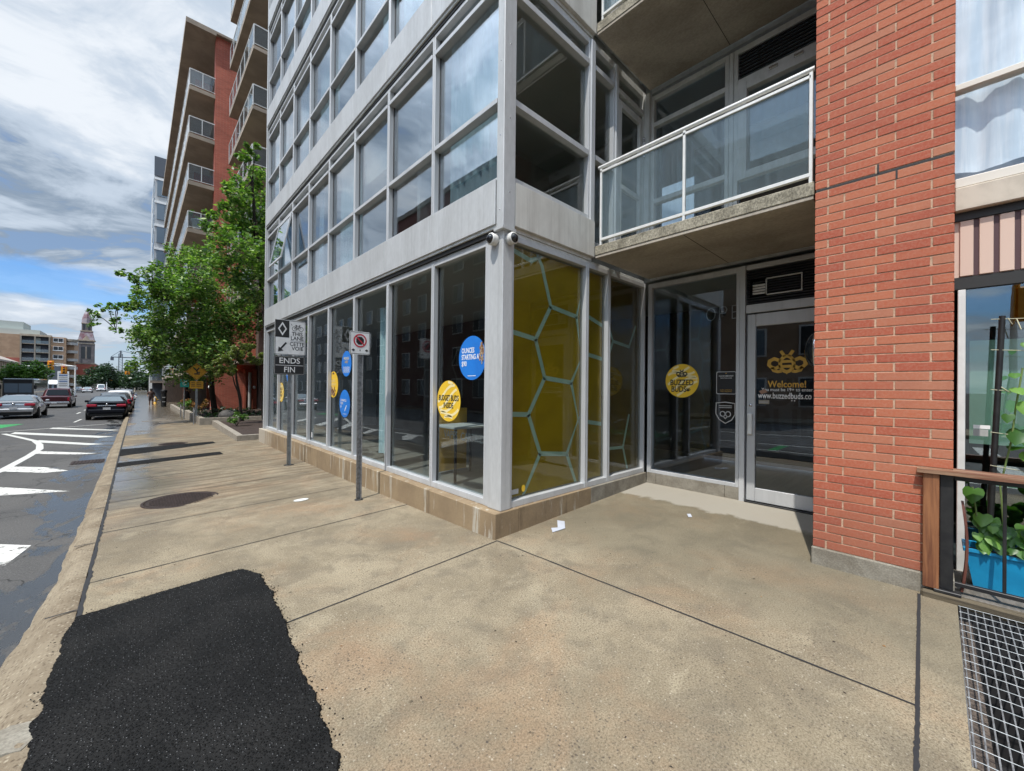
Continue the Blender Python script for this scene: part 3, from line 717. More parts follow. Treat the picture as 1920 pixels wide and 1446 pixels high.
# ---------------- the glass corner building -----------------
FH=3.01; Z0=3.36; BAYS=[3.27,4.61,5.93,7.26,8.59,9.91,11.24,12.57,13.90]; NF=8
B=thing('corner_building','pale metal and glass corner building with a glazed shop at street level','building',(2.84,3.18,.27))
mb=MB()
for a,b in ((3.16,5.8),(5.806,9.50),(9.506,14.2)): mb.box(2.75,3.1,a,b,-.3,.27,'plinth_concrete',.008)
mb.box(3.1,4.45,3.16,3.45,-.2,.27,'plinth_concrete',.006); mb.build('plinth',B)
mb=MB(); mb.box(4.452,4.99,3.16,3.45,-.1,.27,'plinth_grey',.005); mb.box(4.996,5.93,3.16,3.45,-.1,.27,'plinth_grey',.005)
for a,b in ((1.81,2.0),(2.004,3.0),(3.004,3.157)): mb.box(5.93,6.2,a,b,-.1,.275,'plinth_grey',.005)
mb.build('recess_plinth',B)
# corner column and post
mb=MB(); mb.box(2.84,2.985,3.18,3.40,.272,3.30,'aluminium_panel',.006); mb.box(2.862,2.9,3.402,3.47,.272,3.27,'aluminium',.003); mb.build('corner_column',B)
mb=MB(); mb.box(2.81,2.985,3.15,3.262,3.30,Z0+FH*NF,'aluminium_panel',.006); mb.box(2.795,2.99,3.135,3.285,3.285,3.315,'aluminium_panel')
for i in range(16):
    z=3.5+i*.8
    mb.lathe((2.81,3.205,z),[(.0001,-.003),(.006,-.003),(.007,0)],'chrome',8,'x'); mb.lathe((2.9,3.15,z+.2),[(.0001,-.003),(.006,-.003),(.007,0)],'chrome',8,'y')
mb.build('corner_post',B)
def ident(a,b): return a
# street face windows: shared meshes, one thing per bay and floor
def street_window(y0,y1,zb,head,rails,parent,glassmat,X0=2.85,X1=2.95,deep=.09,curt=None):
    mb=MB(); w=.032; m='aluminium'
    mb.box(X0,X1,y0,y0+w,zb,head,m,.003); mb.box(X0,X1,y1-w,y1,zb,head,m,.003)
    mb.box(X0,X1,y0+w+.0005,y1-w-.0005,zb,zb+.045,m,.003); mb.box(X0,X1,y0+w+.0005,y1-w-.0005,head-.05,head,m,.003)
    for z in rails: mb.box(X0-.01,X1,y0+w+.0005,y1-w-.0005,z-.028,z+.028,m,.003); 
    zs=[zb+.045]+[z for r in rails for z in (r-.028,r+.028)]+[head-.05]
    for i in range(0,len(zs),2):
        a,b=zs[i],zs[i+1]; g=.012
        mb.box(X1-.03,X1-.008,y0+w,y0+w+g,a,b,'gasket_shadow_black'); mb.box(X1-.03,X1-.008,y1-w-g,y1-w,a,b,'gasket_shadow_black')
    f=mb.build('window',parent)
    pb=MB(); pb.box(X1-.026,X1-.016,y0+w+.001,y1-w-.001,zb+.046,head-.051,glassmat); pb.build('pane',f); return f
first=[]
for i in range(8):
    a,b=BAYS[i]+.004,BAYS[i+1]-.004
    mb=MB(); mb.box(2.80,2.90,BAYS[i]+.003,BAYS[i+1]-.003,Z0,Z0+.49,'aluminium_panel',.004); mb.box(2.82,2.96,BAYS[i]+.003,BAYS[i+1]-.003,Z0-.035,Z0-.001,'aluminium_shade'); mb.box(2.84,2.95,a,b,Z0-.085,Z0-.036,'gasket_shadow_black')
    sp=mb.build('spandrel',B)
    wn=street_window(a,b,Z0+.49,Z0+FH-.09,[Z0+1.38,Z0+2.66],B,'window_glass')
    first.append((sp,wn))
for k in range(1,NF):
    for sp,wn in first: copy_tree(sp,B,(0,0,FH*k)); copy_tree(wn,B,(0,0,FH*k))
# the one open sash, hinged at its head
y0,y1=BAYS[6]+.05,BAYS[7]-.05; zt,zb_=Z0+2.62,Z0+1.42; ang=R(11)
def rot(x,y,z): dz=z-zt; return (2.85-(-dz)*math.sin(ang)+(x-2.85)*math.cos(ang),y,zt+dz*math.cos(ang)-(x-2.85)*math.sin(ang))
def rbox(mb,x0,x1,a,b,c,d,m):
    t=MB().box(x0,x1,a,b,c,d,m); mb.add([rot(*v) for v in t.v],t.f,m)
mb=MB()
for q in ((y0,y0+.05,zb_,zt),(y1-.05,y1,zb_,zt),(y0+.05,y1-.05,zb_,zb_+.05),(y0+.05,y1-.05,zt-.05,zt)): rbox(mb,2.83,2.86,*q,'aluminium')
sash=mb.build('open_sash',B,label='top hung window sash standing open')
mb=MB(); rbox(mb,2.84,2.848,y0+.05,y1-.05,zb_+.05,zt-.05,'window_glass'); mb.build('pane',sash)
# ground floor shop windows
for i in range(8):
    a=BAYS[i]+(.205 if i==0 else .004); b=BAYS[i+1]-.004
    mb=MB(); w=.03; m='aluminium'
    mb.box(2.865,2.975,a,a+w,.272,3.27,m,.003); mb.box(2.865,2.975,b-w,b,.272,3.27,m,.003)
    mb.box(2.868,2.975,a+w,b-w,.272,.345,m,.004); mb.box(2.868,2.975,a+w,b-w,3.19,3.27,m,.004)
    mb.box(2.93,2.95,a+w,a+w+.014,.345,3.19,'gasket_shadow_black'); mb.box(2.93,2.95,b-w-.014,b-w,.345,3.19,'gasket_shadow_black')
    f=mb.build('shop_window',B); MB().box(2.935,2.945,a+w+.001,b-w-.001,.346,3.189,'shop_glass').build('pane',f)
# far end wall
mb=MB(); mb.box(2.81,2.96,13.905,13.99,.0,Z0+FH*NF,'aluminium_panel',.004); mb.box(2.99,9,13.9,13.98,-.3,Z0+FH*NF,'aluminium_panel'); mb.build('end_wall',B)
# side face
for k in range(NF):
    mb=MB(); z=Z0+FH*k; mb.box(2.99,4.47,3.155,3.25,z,z+.48,'panel_warm',.004); mb.box(3.0,4.46,3.20,3.30,z-.04,z-.001,'aluminium_shade'); mb.box(3.0,5.9,3.215,3.3,z-.09,z-.041,'aluminium_shade',.004); mb.build('side_spandrel',B)
def side_window(name,x0,x1,zb,head,rails,g,wl=.03,Y0=3.195,Y1=3.29,m='aluminium'):
    mb=MB(); mb.box(x0,x0+wl,Y0,Y1,zb,head,m,.003); mb.box(x1-wl,x1,Y0,Y1,zb,head,m,.003)
    mb.box(x0+wl,x1-wl,Y0+.004,Y1,zb,zb+.07,m,.003); mb.box(x0+wl,x1-wl,Y0+.004,Y1,head-.06,head,m,.003)
    for z in rails: mb.box(x0+wl,x1-wl,Y0-.01,Y1,z-.035,z+.035,m,.003)
    f=mb.build(name,B); MB().box(x0+wl,x1-wl,Y1-.03,Y1-.02,zb+.07,head-.06,g).build('pane',f); return f
for x0,x1 in ((2.99,4.375),(4.38,4.895),(4.90,5.925)): side_window('shop_side_window',x0,x1,.272,3.275,[],'side_glass')
for k in range(0,4):
    z=Z0+FH*k
    side_window('side_window',2.99,4.385,z+.485,z+FH-.09,[z+1.38,z+2.60],'side_glass',.022)
    side_window('balcony_window',4.485,4.99,z+.16,z+FH-.09,[z+1.38,z+2.60],'side_glass')
    mb=MB(); mb.box(4.39,4.48,3.17,3.3,z+.485,z+FH-.09,'aluminium',.006); mb.box(4.992,5.06,3.17,3.3,z+.16,z+FH-.09,'aluminium',.006); mb.box(5.85,5.925,3.12,3.3,z+.16,z+FH-.09,'aluminium_shade',.006); mb.build('mullion_post',B)
    d=side_window('balcony_door',5.065,5.845,z+.16,z+FH-.09,[z+2.60],'side_glass',.03,3.20,3.29,'aluminium_shade')
    mb=MB()
    for q in ((5.11,5.20,z+.26,z+2.5),(5.72,5.80,z+.26,z+2.5),(5.20,5.72,z+.26,z+.42),(5.20,5.72,z+2.4,z+2.5),(5.20,5.72,z+1.2,z+1.27)): mb.box(q[0],q[1],3.205,3.258,q[2],q[3],'aluminium_shade',.004)
    mb.build('leaf_frame',d)
    mb=MB()
    for zz in (1.9,1.97,2.1,2.17): mb.tube([(5.825,3.19,z+zz-.0),(5.825,3.19,z+zz+.04)],.016,'chrome',8)
    mb.build('hinge',d)
# recess wall windows above
for k in range(0,4):
    z=Z0+FH*k; X0,X1=5.93,6.03; m='aluminium_shade'
    for (a,b,nm) in ((1.985,3.13,'recess_window'),(.78,1.92,'recess_window')):
        mb=MB(); mb.box(X0,X1,a,a+.05,z+.16,z+FH-.13,m,.003); mb.box(X0,X1,b-.05,b,z+.16,z+FH-.13,m,.003)
        mb.box(X0,X1,a+.05,b-.05,z+.16,z+.24,m,.003); mb.box(X0,X1,a+.05,b-.05,z+FH-.2,z+FH-.13,m,.003)
        rr=[z+2.42,z+1.2] if a>1.5 else [z+2.42]
        for r_ in rr: mb.box(X0,X1,a+.05,b-.05,r_-.035,r_+.035,m,.003)
        if a<1.5:
            mb.box(X0-.012,X1,a+.05,a+.16,z+1.08,z+2.38,m,.004); mb.box(X0-.012,X1,b-.16,b-.05,z+1.08,z+2.38,m,.004); mb.box(X0-.012,X1,a+.16,b-.16,z+1.08,z+1.18,m,.004); mb.box(X0-.012,X1,a+.16,b-.16,z+2.28,z+2.38,m,.004)
            for i in range(9): mb.box(X0+.01,X0+.035,a+.06,b-.06,z+2.46+i*.045,z+2.478+i*.045,'dark_metal')
            for q in (.35,.62): mb.box(X0-.03,X0-.012,a+q,a+q+.10,z+2.37,z+2.41,'chrome',.003)
        f=mb.build(nm,B); MB().box(X1-.03,X1-.02,a+.05,b-.05,z+.24,z+FH-.2,'door_glass').build('pane',f)
    mb=MB(); mb.box(5.925,6.04,1.925,1.98,z+.16,z+FH-.13,m,.004); mb.build('mullion_post',B)
    MB().box(6.0,6.1,.77,3.16,z-.03,z+.16,'aluminium_shade').build('floor_trim',B)
# balconies
for k in range(0,4):
    z=Z0+FH*k
    s=MB().box(4.47,5.925,.77,3.153,z-.015,z+.145,'slab_edge'); s2=MB()
    mb=MB(); mb.box(4.47,5.925,.77,3.153,z+.02,z+.145,'slab_edge',.006)
    mb.box(4.478,5.925,.775,3.15,z-.015,z+.019,'soffit',.003); sb=mb.build('balcony_slab',B)
    if k==0:
        jb=MB(); 
    rl=thing('balcony_railing',None,None,(0,0,0)); rl.parent=B; rl.location=Vector((4.5,1.9,z+.2))-wloc(B)
    mb=MB(); X=4.505
    mb.tube([(X,.775,z+1.195),(X,3.12,z+1.195)],.024,'white_frame',10); mb.box(X-.018,X+.018,.80,3.09,z+1.115,z+1.145,'white_frame',.003); mb.box(X-.02,X+.02,.80,3.09,z+.205,z+.24,'white_frame',.003)
    mb.build('handrail',rl)
    for y in (.80,1.97,3.08): MB().box(X-.018,X+.018,y-.014,y+.014,z+.12,z+1.17,'white_frame',.003).build('post',rl)
    for a,b in ((.82,1.952),(1.988,3.062)): MB().box(X-.004,X+.004,a,b,z+.24,z+1.115,'rail_glass').build('glass_panel',rl)
mb=MB(); mb.box(4.5,5.92,1.965,1.972,Z0-.017,Z0-.0145,'near_black'); mb.box(4.5,5.92,1.965,1.972,Z0+FH-.0175,Z0+FH-.0145,'near_black'); mb.build('slab_joint',B)
# recessed shop front and door
mb=MB(); X0,X1=5.93,6.03; m='aluminium'
mb.box(X0,X1,1.825,1.87,.277,3.26,m,.004); mb.box(X0,X1,3.09,3.155,.277,3.26,m,.004); mb.box(X0,X1,1.87,3.09,.277,.33,m,.004); mb.box(X0,X1,1.87,3.09,3.19,3.26,m,.004)
f=mb.build('shop_front_window',B); MB().box(X1-.04,X1-.03,1.87,3.09,.33,3.19,'door_glass').build('pane',f)
MB().box(5.915,6.04,1.755,1.82,.08,3.26,'aluminium',.004).build('door_post',B)
MB().box(5.93,6.03,.775,1.75,2.62,2.73,'aluminium',.004).build('transom',B); MB().box(5.93,6.03,.775,1.75,3.20,3.26,'aluminium',.004).build('head_frame',B)
d=thing('shop_door',None,None); d.parent=B; d.location=Vector((5.94,1.2,.12))-wloc(B)
mb=MB(); a,b=.79,1.735
mb.box(5.94,5.985,b-.10,b,.135,2.60,m,.005); mb.box(5.94,5.985,a,a+.10,.135,2.60,m,.005); mb.box(5.942,5.985,a+.10,b-.10,.135,.31,m,.005); mb.box(5.942,5.985,a+.10,b-.10,2.44,2.60,m,.005); mb.build('leaf',d)
MB().box(5.965,5.973,a+.10,b-.10,.31,2.44,'door_glass').build('pane',d)
MB().box(5.905,5.94,1.66,1.72,1.01,1.29,'white_frame',.01).build('handle',d)
mb=MB(); mb.lathe((5.94,1.69,1.395),[(.0001,-.008),(.018,-.008),(.02,0)],'chrome',16,'x'); mb.build('lock',d)
MB().box(5.90,6.05,.79,1.75,.08,.128,'dark_metal',.004).build('threshold',B)
v=thing('air_grille',None,None); v.parent=B; v.location=Vector((5.95,1.2,2.96))-wloc(B)
mb=MB(); mb.box(6.02,6.05,.78,1.75,2.73,3.20,'interior_dark'); mb.build('backing',v)
mb=MB()
for i in range(14): mb.box(5.955,5.99,.78,1.75,2.745+i*.033,2.757+i*.033,'dark_metal')
mb.build('slats',v)
mb=MB(); 
for (p,q,r_,s_) in ((1.13,1.70,2.83,3.05),(1.51,1.70,2.83,3.05)):
    mb.box(5.925,5.95,p,p+.012,r_,s_,'aluminium_shade'); mb.box(5.925,5.95,q-.012,q,r_,s_,'aluminium_shade'); mb.box(5.925,5.95,p+.012,q-.012,r_,r_+.012,'aluminium_shade'); mb.box(5.925,5.95,p+.012,q-.012,s_-.012,s_,'aluminium_shade')
for i in range(4): mb.box(5.93,5.945,1.53,1.67,2.855+i*.035,2.878+i*.035,'plastic_white')
mb.build('duct_plate',v)
# inside the building
mb=MB()
for k in range(NF+1):
    z=Z0+FH*k; mb.box(2.98,9,3.31,13.88,z-.03,z+.2,'interior_ceiling'); mb.box(6.06,9,-1.,3.30,z-.03,z+.2,'interior_ceiling')
mb.build('floor_slab',B)
mb=MB()
for k in range(NF):
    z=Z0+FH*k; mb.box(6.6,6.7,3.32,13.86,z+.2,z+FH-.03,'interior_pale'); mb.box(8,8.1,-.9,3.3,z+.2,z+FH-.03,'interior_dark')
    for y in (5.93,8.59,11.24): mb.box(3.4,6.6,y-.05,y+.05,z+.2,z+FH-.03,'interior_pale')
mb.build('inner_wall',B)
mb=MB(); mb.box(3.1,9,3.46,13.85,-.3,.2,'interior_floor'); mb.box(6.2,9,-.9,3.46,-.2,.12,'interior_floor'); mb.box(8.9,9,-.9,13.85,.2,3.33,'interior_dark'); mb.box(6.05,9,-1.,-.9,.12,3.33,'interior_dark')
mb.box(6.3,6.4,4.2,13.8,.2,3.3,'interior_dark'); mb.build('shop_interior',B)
# curtains and blinds behind the upper panes
def drape(x,y0,y1,z0,z1,m,amp=.03,axis='y',per=.16,name='curtain',parent=None):
    n=max(6,int((y1-y0)/.03)); vs=[]
    for i in range(n+1):
        y=y0+(y1-y0)*i/n; o=amp*math.sin(y/per*6.283)+amp*.5*math.sin(y/per*2.4+1)
        for z in (z0,z1): vs.append((x+o,y,z) if axis=='y' else (y,x+o,z))
    mb=MB(); mb.add(vs,[(2*i,2*i+2,2*i+3,2*i+1) for i in range(n)],m,True); return mb.build(name,parent or B,fixn=False)
for k in range(5):
    for i in range(8):
        h=(i*7+k*5)%6; z=Z0+FH*k; a,b=BAYS[i]+.08,BAYS[i+1]-.08
        if k==0 and i==1: continue
        if h in (0,3): drape(3.06,a,b,z+.5,z+2.9,'curtain_pale')
        elif h==1: drape(3.06,a,a+.5,z+.5,z+2.9,'curtain_pale')
        elif h==4: drape(3.06,a+.75,b,z+.5,z+2.9,'curtain_white')
        elif h==2: MB().box(3.03,3.035,a,b,z+1.5+.2*(i%3),z+2.9,'interior_pale').build('roller_blind',B)
# shop interior pieces
drape(3.22,6.35,6.85,.4,3.0,'curtain_pale',.04)
D=Dec((6.28,0,0),(0,-1,0),(0,0,1),(-1,0,0))
for cy,cz,r_ in ((-5.0,2.35,.45),(-5.85,1.85,.45),(-5.3,1.2,.4),(-8.6,2.2,.45),(-4.4,1.2,.4),(-10.2,1.7,.45)):
    D.rib([(cy+r_*math.cos(R(60*i)),cz+r_*math.sin(R(60*i))) for i in range(6)],.06,'hex_grey',.01,True)
D.poly([(-5.85+.4*math.cos(R(60*i)),1.85+.4*math.sin(R(60*i))) for i in range(6)],'yellow_film_dim',.006)
D.text('THE',(-4.25,2.15),.42,'near_black',.012,bold=.01)
D.build('wall_graphics',B)
tb=thing('display_table','low display table with a yellow end panel seen through the street side shop window','table',(3.7,5.0,.2))
mb=MB(); mb.box(3.35,4.1,4.75,5.35,.98,1.01,'interior_pale',.004); mb.build('table_top',tb)
for x in (3.38,4.05):
    for y in (4.78,5.30): MB().box(x,x+.03,y,y+.03,.2,.98,'dark_metal').build('leg',tb)
MB().box(3.40,4.05,5.40,5.44,.25,1.25,'logo_gold').build('end_panel',tb)
# yellow hexagon panels behind the side glass
PY=3.296
def hexpanel(x0,x1,m,lines,lm,w=.056):
    mb=MB(); mb.box(x0,x1,PY,PY+.01,.35,3.2,m); p=mb.build('window_film',B)
    D=Dec((0,PY,0),(1,0,0),(0,0,1),(0,-1,0)); cl=lambda q:(min(max(q[0],x0),x1),min(max(q[1],.352),3.198))
    for L in lines: D.rib(L,w,lm,.002,clip=cl)
    D.build('hexagon_lines',p)
hexpanel(3.02,4.35,'yellow_film',[[(3.50,3.3),(3.58,3.08),(3.75,2.61),(4.27,2.55),(4.41,2.80)],[(3.75,2.61),(3.48,2.18),(3.0,2.24)],[(3.48,2.18),(3.65,1.72),(4.17,1.67),(4.42,1.95)],[(4.27,2.55),(4.45,2.15)],[(3.65,1.72),(3.37,1.28),(3.0,1.30)],[(3.37,1.28),(3.58,.80),(4.09,.74),(4.42,1.22)],[(4.17,1.67),(4.42,1.10)],[(3.58,.80),(3.30,.30)],[(4.09,.74),(4.28,.33)],[(3.0,3.17),(3.39,3.10),(3.58,3.3)]],'teal_line')
hexpanel(4.41,4.865,'yellow_film',[[(4.40,2.08),(4.93,2.02)],[(4.40,1.15),(4.93,1.09)],[(4.38,2.9),(4.48,2.6),(4.9,2.5)]],'teal_line')
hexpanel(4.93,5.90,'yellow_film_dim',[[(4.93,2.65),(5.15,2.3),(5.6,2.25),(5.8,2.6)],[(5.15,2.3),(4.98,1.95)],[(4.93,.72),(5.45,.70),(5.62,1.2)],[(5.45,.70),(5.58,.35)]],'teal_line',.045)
D=Dec((5.0,3.255,.42),(1,0,0),(0,0,1),(0,-1,0)); D.O=Vector((3.10,3.255,.42)); D.rect(-.06,-.025,.08,.03,'sign_grey',.0); D.ell((.16,.02),.03,.04,'sticker_yellow',.0)
D.build('small_decal',B)
# ---------------- lettering and stickers on the glass -----------------
def waves(D,r,m,l,seed=0):
    rs=random.Random(seed)
    for k in range(8):
        o=-r*1.25+k*r*.34; P=[]
        for i in range(26):
            x=-r+2*r*i/25; y=o+r*.22*math.sin(x/r*2.6+k*1.3+seed)+x*.35
            d=math.hypot(x,y)
            P.append((x,y))
        seg=[]
        for p in P:
            if math.hypot(*p)<r*.93: seg.append(p)
            else:
                if len(seg)>2: D.rib(seg,r*.13,m,l)
                seg=[]
        if len(seg)>2: D.rib(seg,r*.13,m,l)
def bee(D,c,s,m,l,w=.16):
    x,y=c; w*=s
    D.ring((x,y),.36*s,.50*s,w,m,l,28)
    for k in (.16,-.16): D.rib([(x-.33*s,y+k*s),(x+.33*s,y+k*s)],w*.85,m,l+.0006)
    D.poly([(x-.16*s,y-.42*s),(x+.16*s,y-.42*s),(x,y-.68*s)],m,l+.0004)
    for q in (-1,1):
        D.rib([(x+q*.34*s,y+.20*s),(x+q*.70*s,y+.36*s),(x+q*.96*s,y+.22*s),(x+q*1.0*s,y-.04*s),(x+q*.86*s,y-.20*s),(x+q*.62*s,y-.28*s),(x+q*.36*s,y-.12*s)],w,m,l)
        D.rib([(x+q*.84*s,y-.2*s),(x+q*.72*s,y-.42*s),(x+q*.48*s,y-.50*s),(x+q*.28*s,y-.46*s)],w*.9,m,l)
        D.rib([(x+q*.12*s,y+.50*s),(x+q*.34*s,y+.86*s)],w*.9,m,l)
def sticker(y,z,r,m,label,fn):
    D=Dec((2.932,y,z),(0,-1,0),(0,0,1),(-1,0,0)); D.ell((0,0),r,r,m,.001,56); fn(D); return D.build('window_sticker',B,label=label)
def s_ounces(D):
    D.text('OUNCES',(-.205,.09),.086,'paint_white',.003,'LEFT',.02,.74); D.text('STARTING AT',(-.205,.01),.086,'paint_white',.003,'LEFT',.02,.70); D.text('$90',(-.205,-.07),.086,'paint_white',.003,'LEFT',.014,.78)
    rs=random.Random(4)
    for i in range(70):
        a=rs.uniform(0,6.3); q=rs.uniform(0,1)**.5; D.ell((.185+.038*q*math.cos(a),.045+.125*q*math.sin(a)),.013,.017,rs.choice(['bud_brown','bud_brown','stone_pale','fresh_wood']),.0035+i*.00002,7)
    D.rib([(-.08,-.215),(.08,-.215)],.007,'paint_white',.003)
sticker(3.821,1.948,.265,'sticker_blue','round blue sticker with white offer lettering nearest the corner column',s_ounces)
def s_budget(D):
    waves(D,.262,'sticker_cream',.0018,1)
    D.text('BUDGET BUDS',(0,.035),.10,'ink_black',.003,bold=.025,sx=.68); D.text('INSIDE',(0,-.06),.10,'ink_black',.003,bold=.025,sx=.74); D.rib([(-.09,-.2),(.09,-.2)],.006,'ink_black',.003)
sticker(4.306,1.416,.263,'sticker_yellow','round yellow sticker with wavy cream lines reading BUDGET BUDS INSIDE',s_budget)
def s_b2(D):
    D.text('PRE-ROLLS',(0,.10),.07,'sticker_cream',.003,bold=.01,sx=.8); D.text('VAPES',(0,.03),.07,'sticker_yellow',.003,bold=.01,sx=.8); 
    for k in range(4): D.rib([(-.16+.02*i,-.07-.03*k+.012*math.sin(i*1.2+k)) for i in range(17)],.008,'paint_white',.003)
sticker(7.749,2.02,.245,'sticker_blue','upper round blue sticker above another blue one left of the small parking sign',s_b2)
def s_y2(D):
    D.text('OUNCES',(0,.07),.07,'sticker_cream',.003,bold=.01,sx=.8); D.text('STARTING AT',(0,0),.06,'sticker_cream',.003,bold=.01,sx=.8); D.text('$90',(0,-.07),.06,'sticker_cream',.003,bold=.01,sx=.8)
    rs=random.Random(8)
    for i in range(60):
        a=rs.uniform(3.6,5.8); q=rs.uniform(.12,.245); D.ell((q*math.cos(a)*.7,q*math.sin(a)),.018,.022,rs.choice(['bud_brown','dark_wood','fresh_wood']),.0035+i*.00002,7)
    D.poly([(-.07,.21),(0,.25),(.07,.21)],'dark_wood',.003)
sticker(8.435,1.621,.266,'sticker_yellow','round yellow sticker with a brown lower edge between two blue ones',s_y2)
def s_b3(D):
    D.text('.5G PRE-ROLLS',(-.21,.06),.062,'paint_white',.003,'LEFT',.012,.74); D.text('FROM',(-.2,-.0),.062,'paint_white',.003,'LEFT',.012,.78); D.text('$5',(-.2,-.06),.062,'paint_white',.003,'LEFT',.012,.78)
    D.rib([(.02,-.14),(.10,-.03)],.022,'paint_white',.003); D.rib([(-.08,-.2),(.1,-.2)],.006,'paint_white',.003)
sticker(7.819,1.253,.266,'sticker_blue','lower round blue sticker with a white roll drawn across it',s_b3)
def s_yl(D):
    waves(D,.26,'sticker_cream',.0018,2)
    for i,t_ in enumerate(('BUDGET','BUDS','INSIDE')): D.text(t_,(0,.09-.09*i),.085,'ink_black',.003,bold=.012,sx=.74)
sticker(12.437,1.4,.266,'sticker_yellow','farthest round yellow sticker, at the end window beside the lane sign post',s_yl)
sticker(11.7,1.93,.26,'sticker_blue','round blue sticker almost hidden behind the lane sign',s_b3)
D=Dec((2.932,9.75,.47),(0,-1,0),(0,0,1),(-1,0,0)); D.rect(-.05,-.06,.05,.06,'paint_white',.001); D.build('small_label',B)
# recessed front
D=Dec((5.990,2.632,1.725),(0,-1,0),(0,0,1),(-1,0,0)); r_=.252
D.ell((0,0),r_,r_,'sticker_yellow',.001,56); waves(D,r_,'sticker_cream',.0018,3); bee(D,(0,.10),.078,'ink_black',.003,.2)
D.text('BUZZED',(0,-.03),.12,'ink_black',.003,bold=.025,sx=.78); D.text('BUDS',(-.045,-.13),.12,'ink_black',.003,bold=.025,sx=.78)
for a in (30,60,90,120,150): D.rib([(.095,-.155),(.095+.045*math.cos(R(a)),-.155+.05*math.sin(R(a)))],.011,'ink_black',.003)
D.build('shop_logo_sticker',B,label='round yellow sticker with a bee and the words BUZZED BUDS')
D=Dec((5.990,2.01,1.693),(0,-1,0),(0,0,1),(-1,0,0)); D.rrect(.255,.315,.02,'sign_white',.001); D.rrect(.243,.303,.018,'ink_black',.0016)
D.text('SCAN OR COME IN NOW',(0,.095),.026,'paint_white',.003,sx=.62,bold=.01); D.text('TODAY\'S DEALS & MORE',(0,.065),.022,'paint_white',.003,sx=.62); D.poly([(-.012,.13),(.012,.13),(0,.142)],'logo_gold',.003)
D.text('DO NOT USE MINORS OR',(0,-.10),.02,'logo_gold',.003,sx=.66); D.text('PUBLIC CONSUMPTION',(0,-.122),.02,'logo_gold',.003,sx=.66)
D.build('black_notice',B,label='small black notice with white and gold print')
D=Dec((5.990,2.017,1.279),(0,-1,0),(0,0,1),(-1,0,0)); D.rib([(-.12,.13),(0,.145),(.12,.13),(.125,-.02),(.08,-.10),(0,-.15),(-.08,-.10),(-.125,-.02)],.012,'sign_grey',.001,True)
for z in (.095,.07): D.rib([(-.085,z),(.085,z)],.01,'sign_grey',.001)
D.ring((-.035,-.02),.032,.035,.012,'sign_grey',.001,16); D.ring((.035,-.02),.032,.035,.012,'sign_grey',.001,16); D.rib([(-.03,-.05),(0,-.085),(.03,-.05)],.012,'sign_grey',.001)
D.build('shield_decal',B,label='faint grey shield shaped decal')
D=Dec((5.963,1.292,1.926),(0,-1,0),(0,0,1),(-1,0,0)); bee(D,(0,.005),.195,'logo_gold',.001,.21); D.build('bee_logo',d,label='gold outline of a bee on the door glass')
D=Dec((5.963,1.292,0),(0,-1,0),(0,0,1),(-1,0,0)); D.text('Welcome!',(0,1.672),.118,'logo_gold',.001,bold=.02,sx=.82); D.text('You must be 19+ to enter.',(0,1.604),.058,'paint_white',.001,sx=.88,bold=.006); D.text('www.buzzedbuds.co',(-.03,1.525),.108,'paint_white',.001,bold=.012,sx=.64)
D.ell((.055,1.468),.007,.007,'paint_white',.001,10); D.ell((.085,1.468),.007,.007,'paint_white',.001,10)
D.build('door_lettering',d)
D=Dec((5.962,1.54,1.443),(0,-1,0),(0,0,1),(-1,0,0)); D.rect(-.06,-.026,.06,.026,'stone_pale',.001); D.rect(-.045,-.006,.045,.004,'sign_grey',.0015); D.poly([(-.06,.14),(.01,.17),(.04,.13),(-.03,.10)],'skin_tone',.001); D.build('small_label',d)
# dark lettering and ceiling lamps inside, seen through the door
D=Dec((6.5,0,0),(0,-1,0),(0,0,1),(-1,0,0)); D.text('BUZZED',(-1.05,1.55),.52,'near_black',0,bold=.02,sx=.85); D.text('BUDS',(-1.28,1.13),.52,'near_black',0,bold=.02,sx=.85)
for a in (20,45,70,95,120,150): D.rib([(-.66,.98),(-.66+.2*math.cos(R(a)),.98+.2*math.sin(R(a)))],.035,'near_black',0)
D.mb.box(6.505,6.53,.3,2.0,.80,1.85,'interior_dark'); D.build('counter_sign',B)
D=Dec((6.15,0,0),(0,-1,0),(0,0,1),(-1,0,0))
for i,ch in enumerate('OPEN'):
    x=-2.28+i*.17
    if ch=='O': D.ring((x,2.70),.06,.09,.012,'sign_grey',0,20)
    if ch=='P': D.rib([(x-.05,2.61),(x-.05,2.79),(x+.03,2.79),(x+.05,2.75),(x+.03,2.70),(x-.05,2.70)],.012,'sign_grey',0)
    if ch=='E': D.rib([(x+.05,2.79),(x-.05,2.79),(x-.05,2.61),(x+.05,2.61)],.012,'sign_grey',0); D.rib([(x-.05,2.70),(x+.04,2.70)],.012,'sign_grey',0)
    if ch=='N': D.rib([(x-.05,2.61),(x-.05,2.79),(x+.05,2.61),(x+.05,2.79)],.012,'sign_grey',0)
D.build('open_sign',B)
D=Dec((2.9535,0,0),(0,-1,0),(0,0,1),(-1,0,0)); D.text('VAPES  CARTRIDGES',(-3.92,.98),.14,'hex_grey',0,'CENTER',.01,.8); D.build('glass_lettering',B)

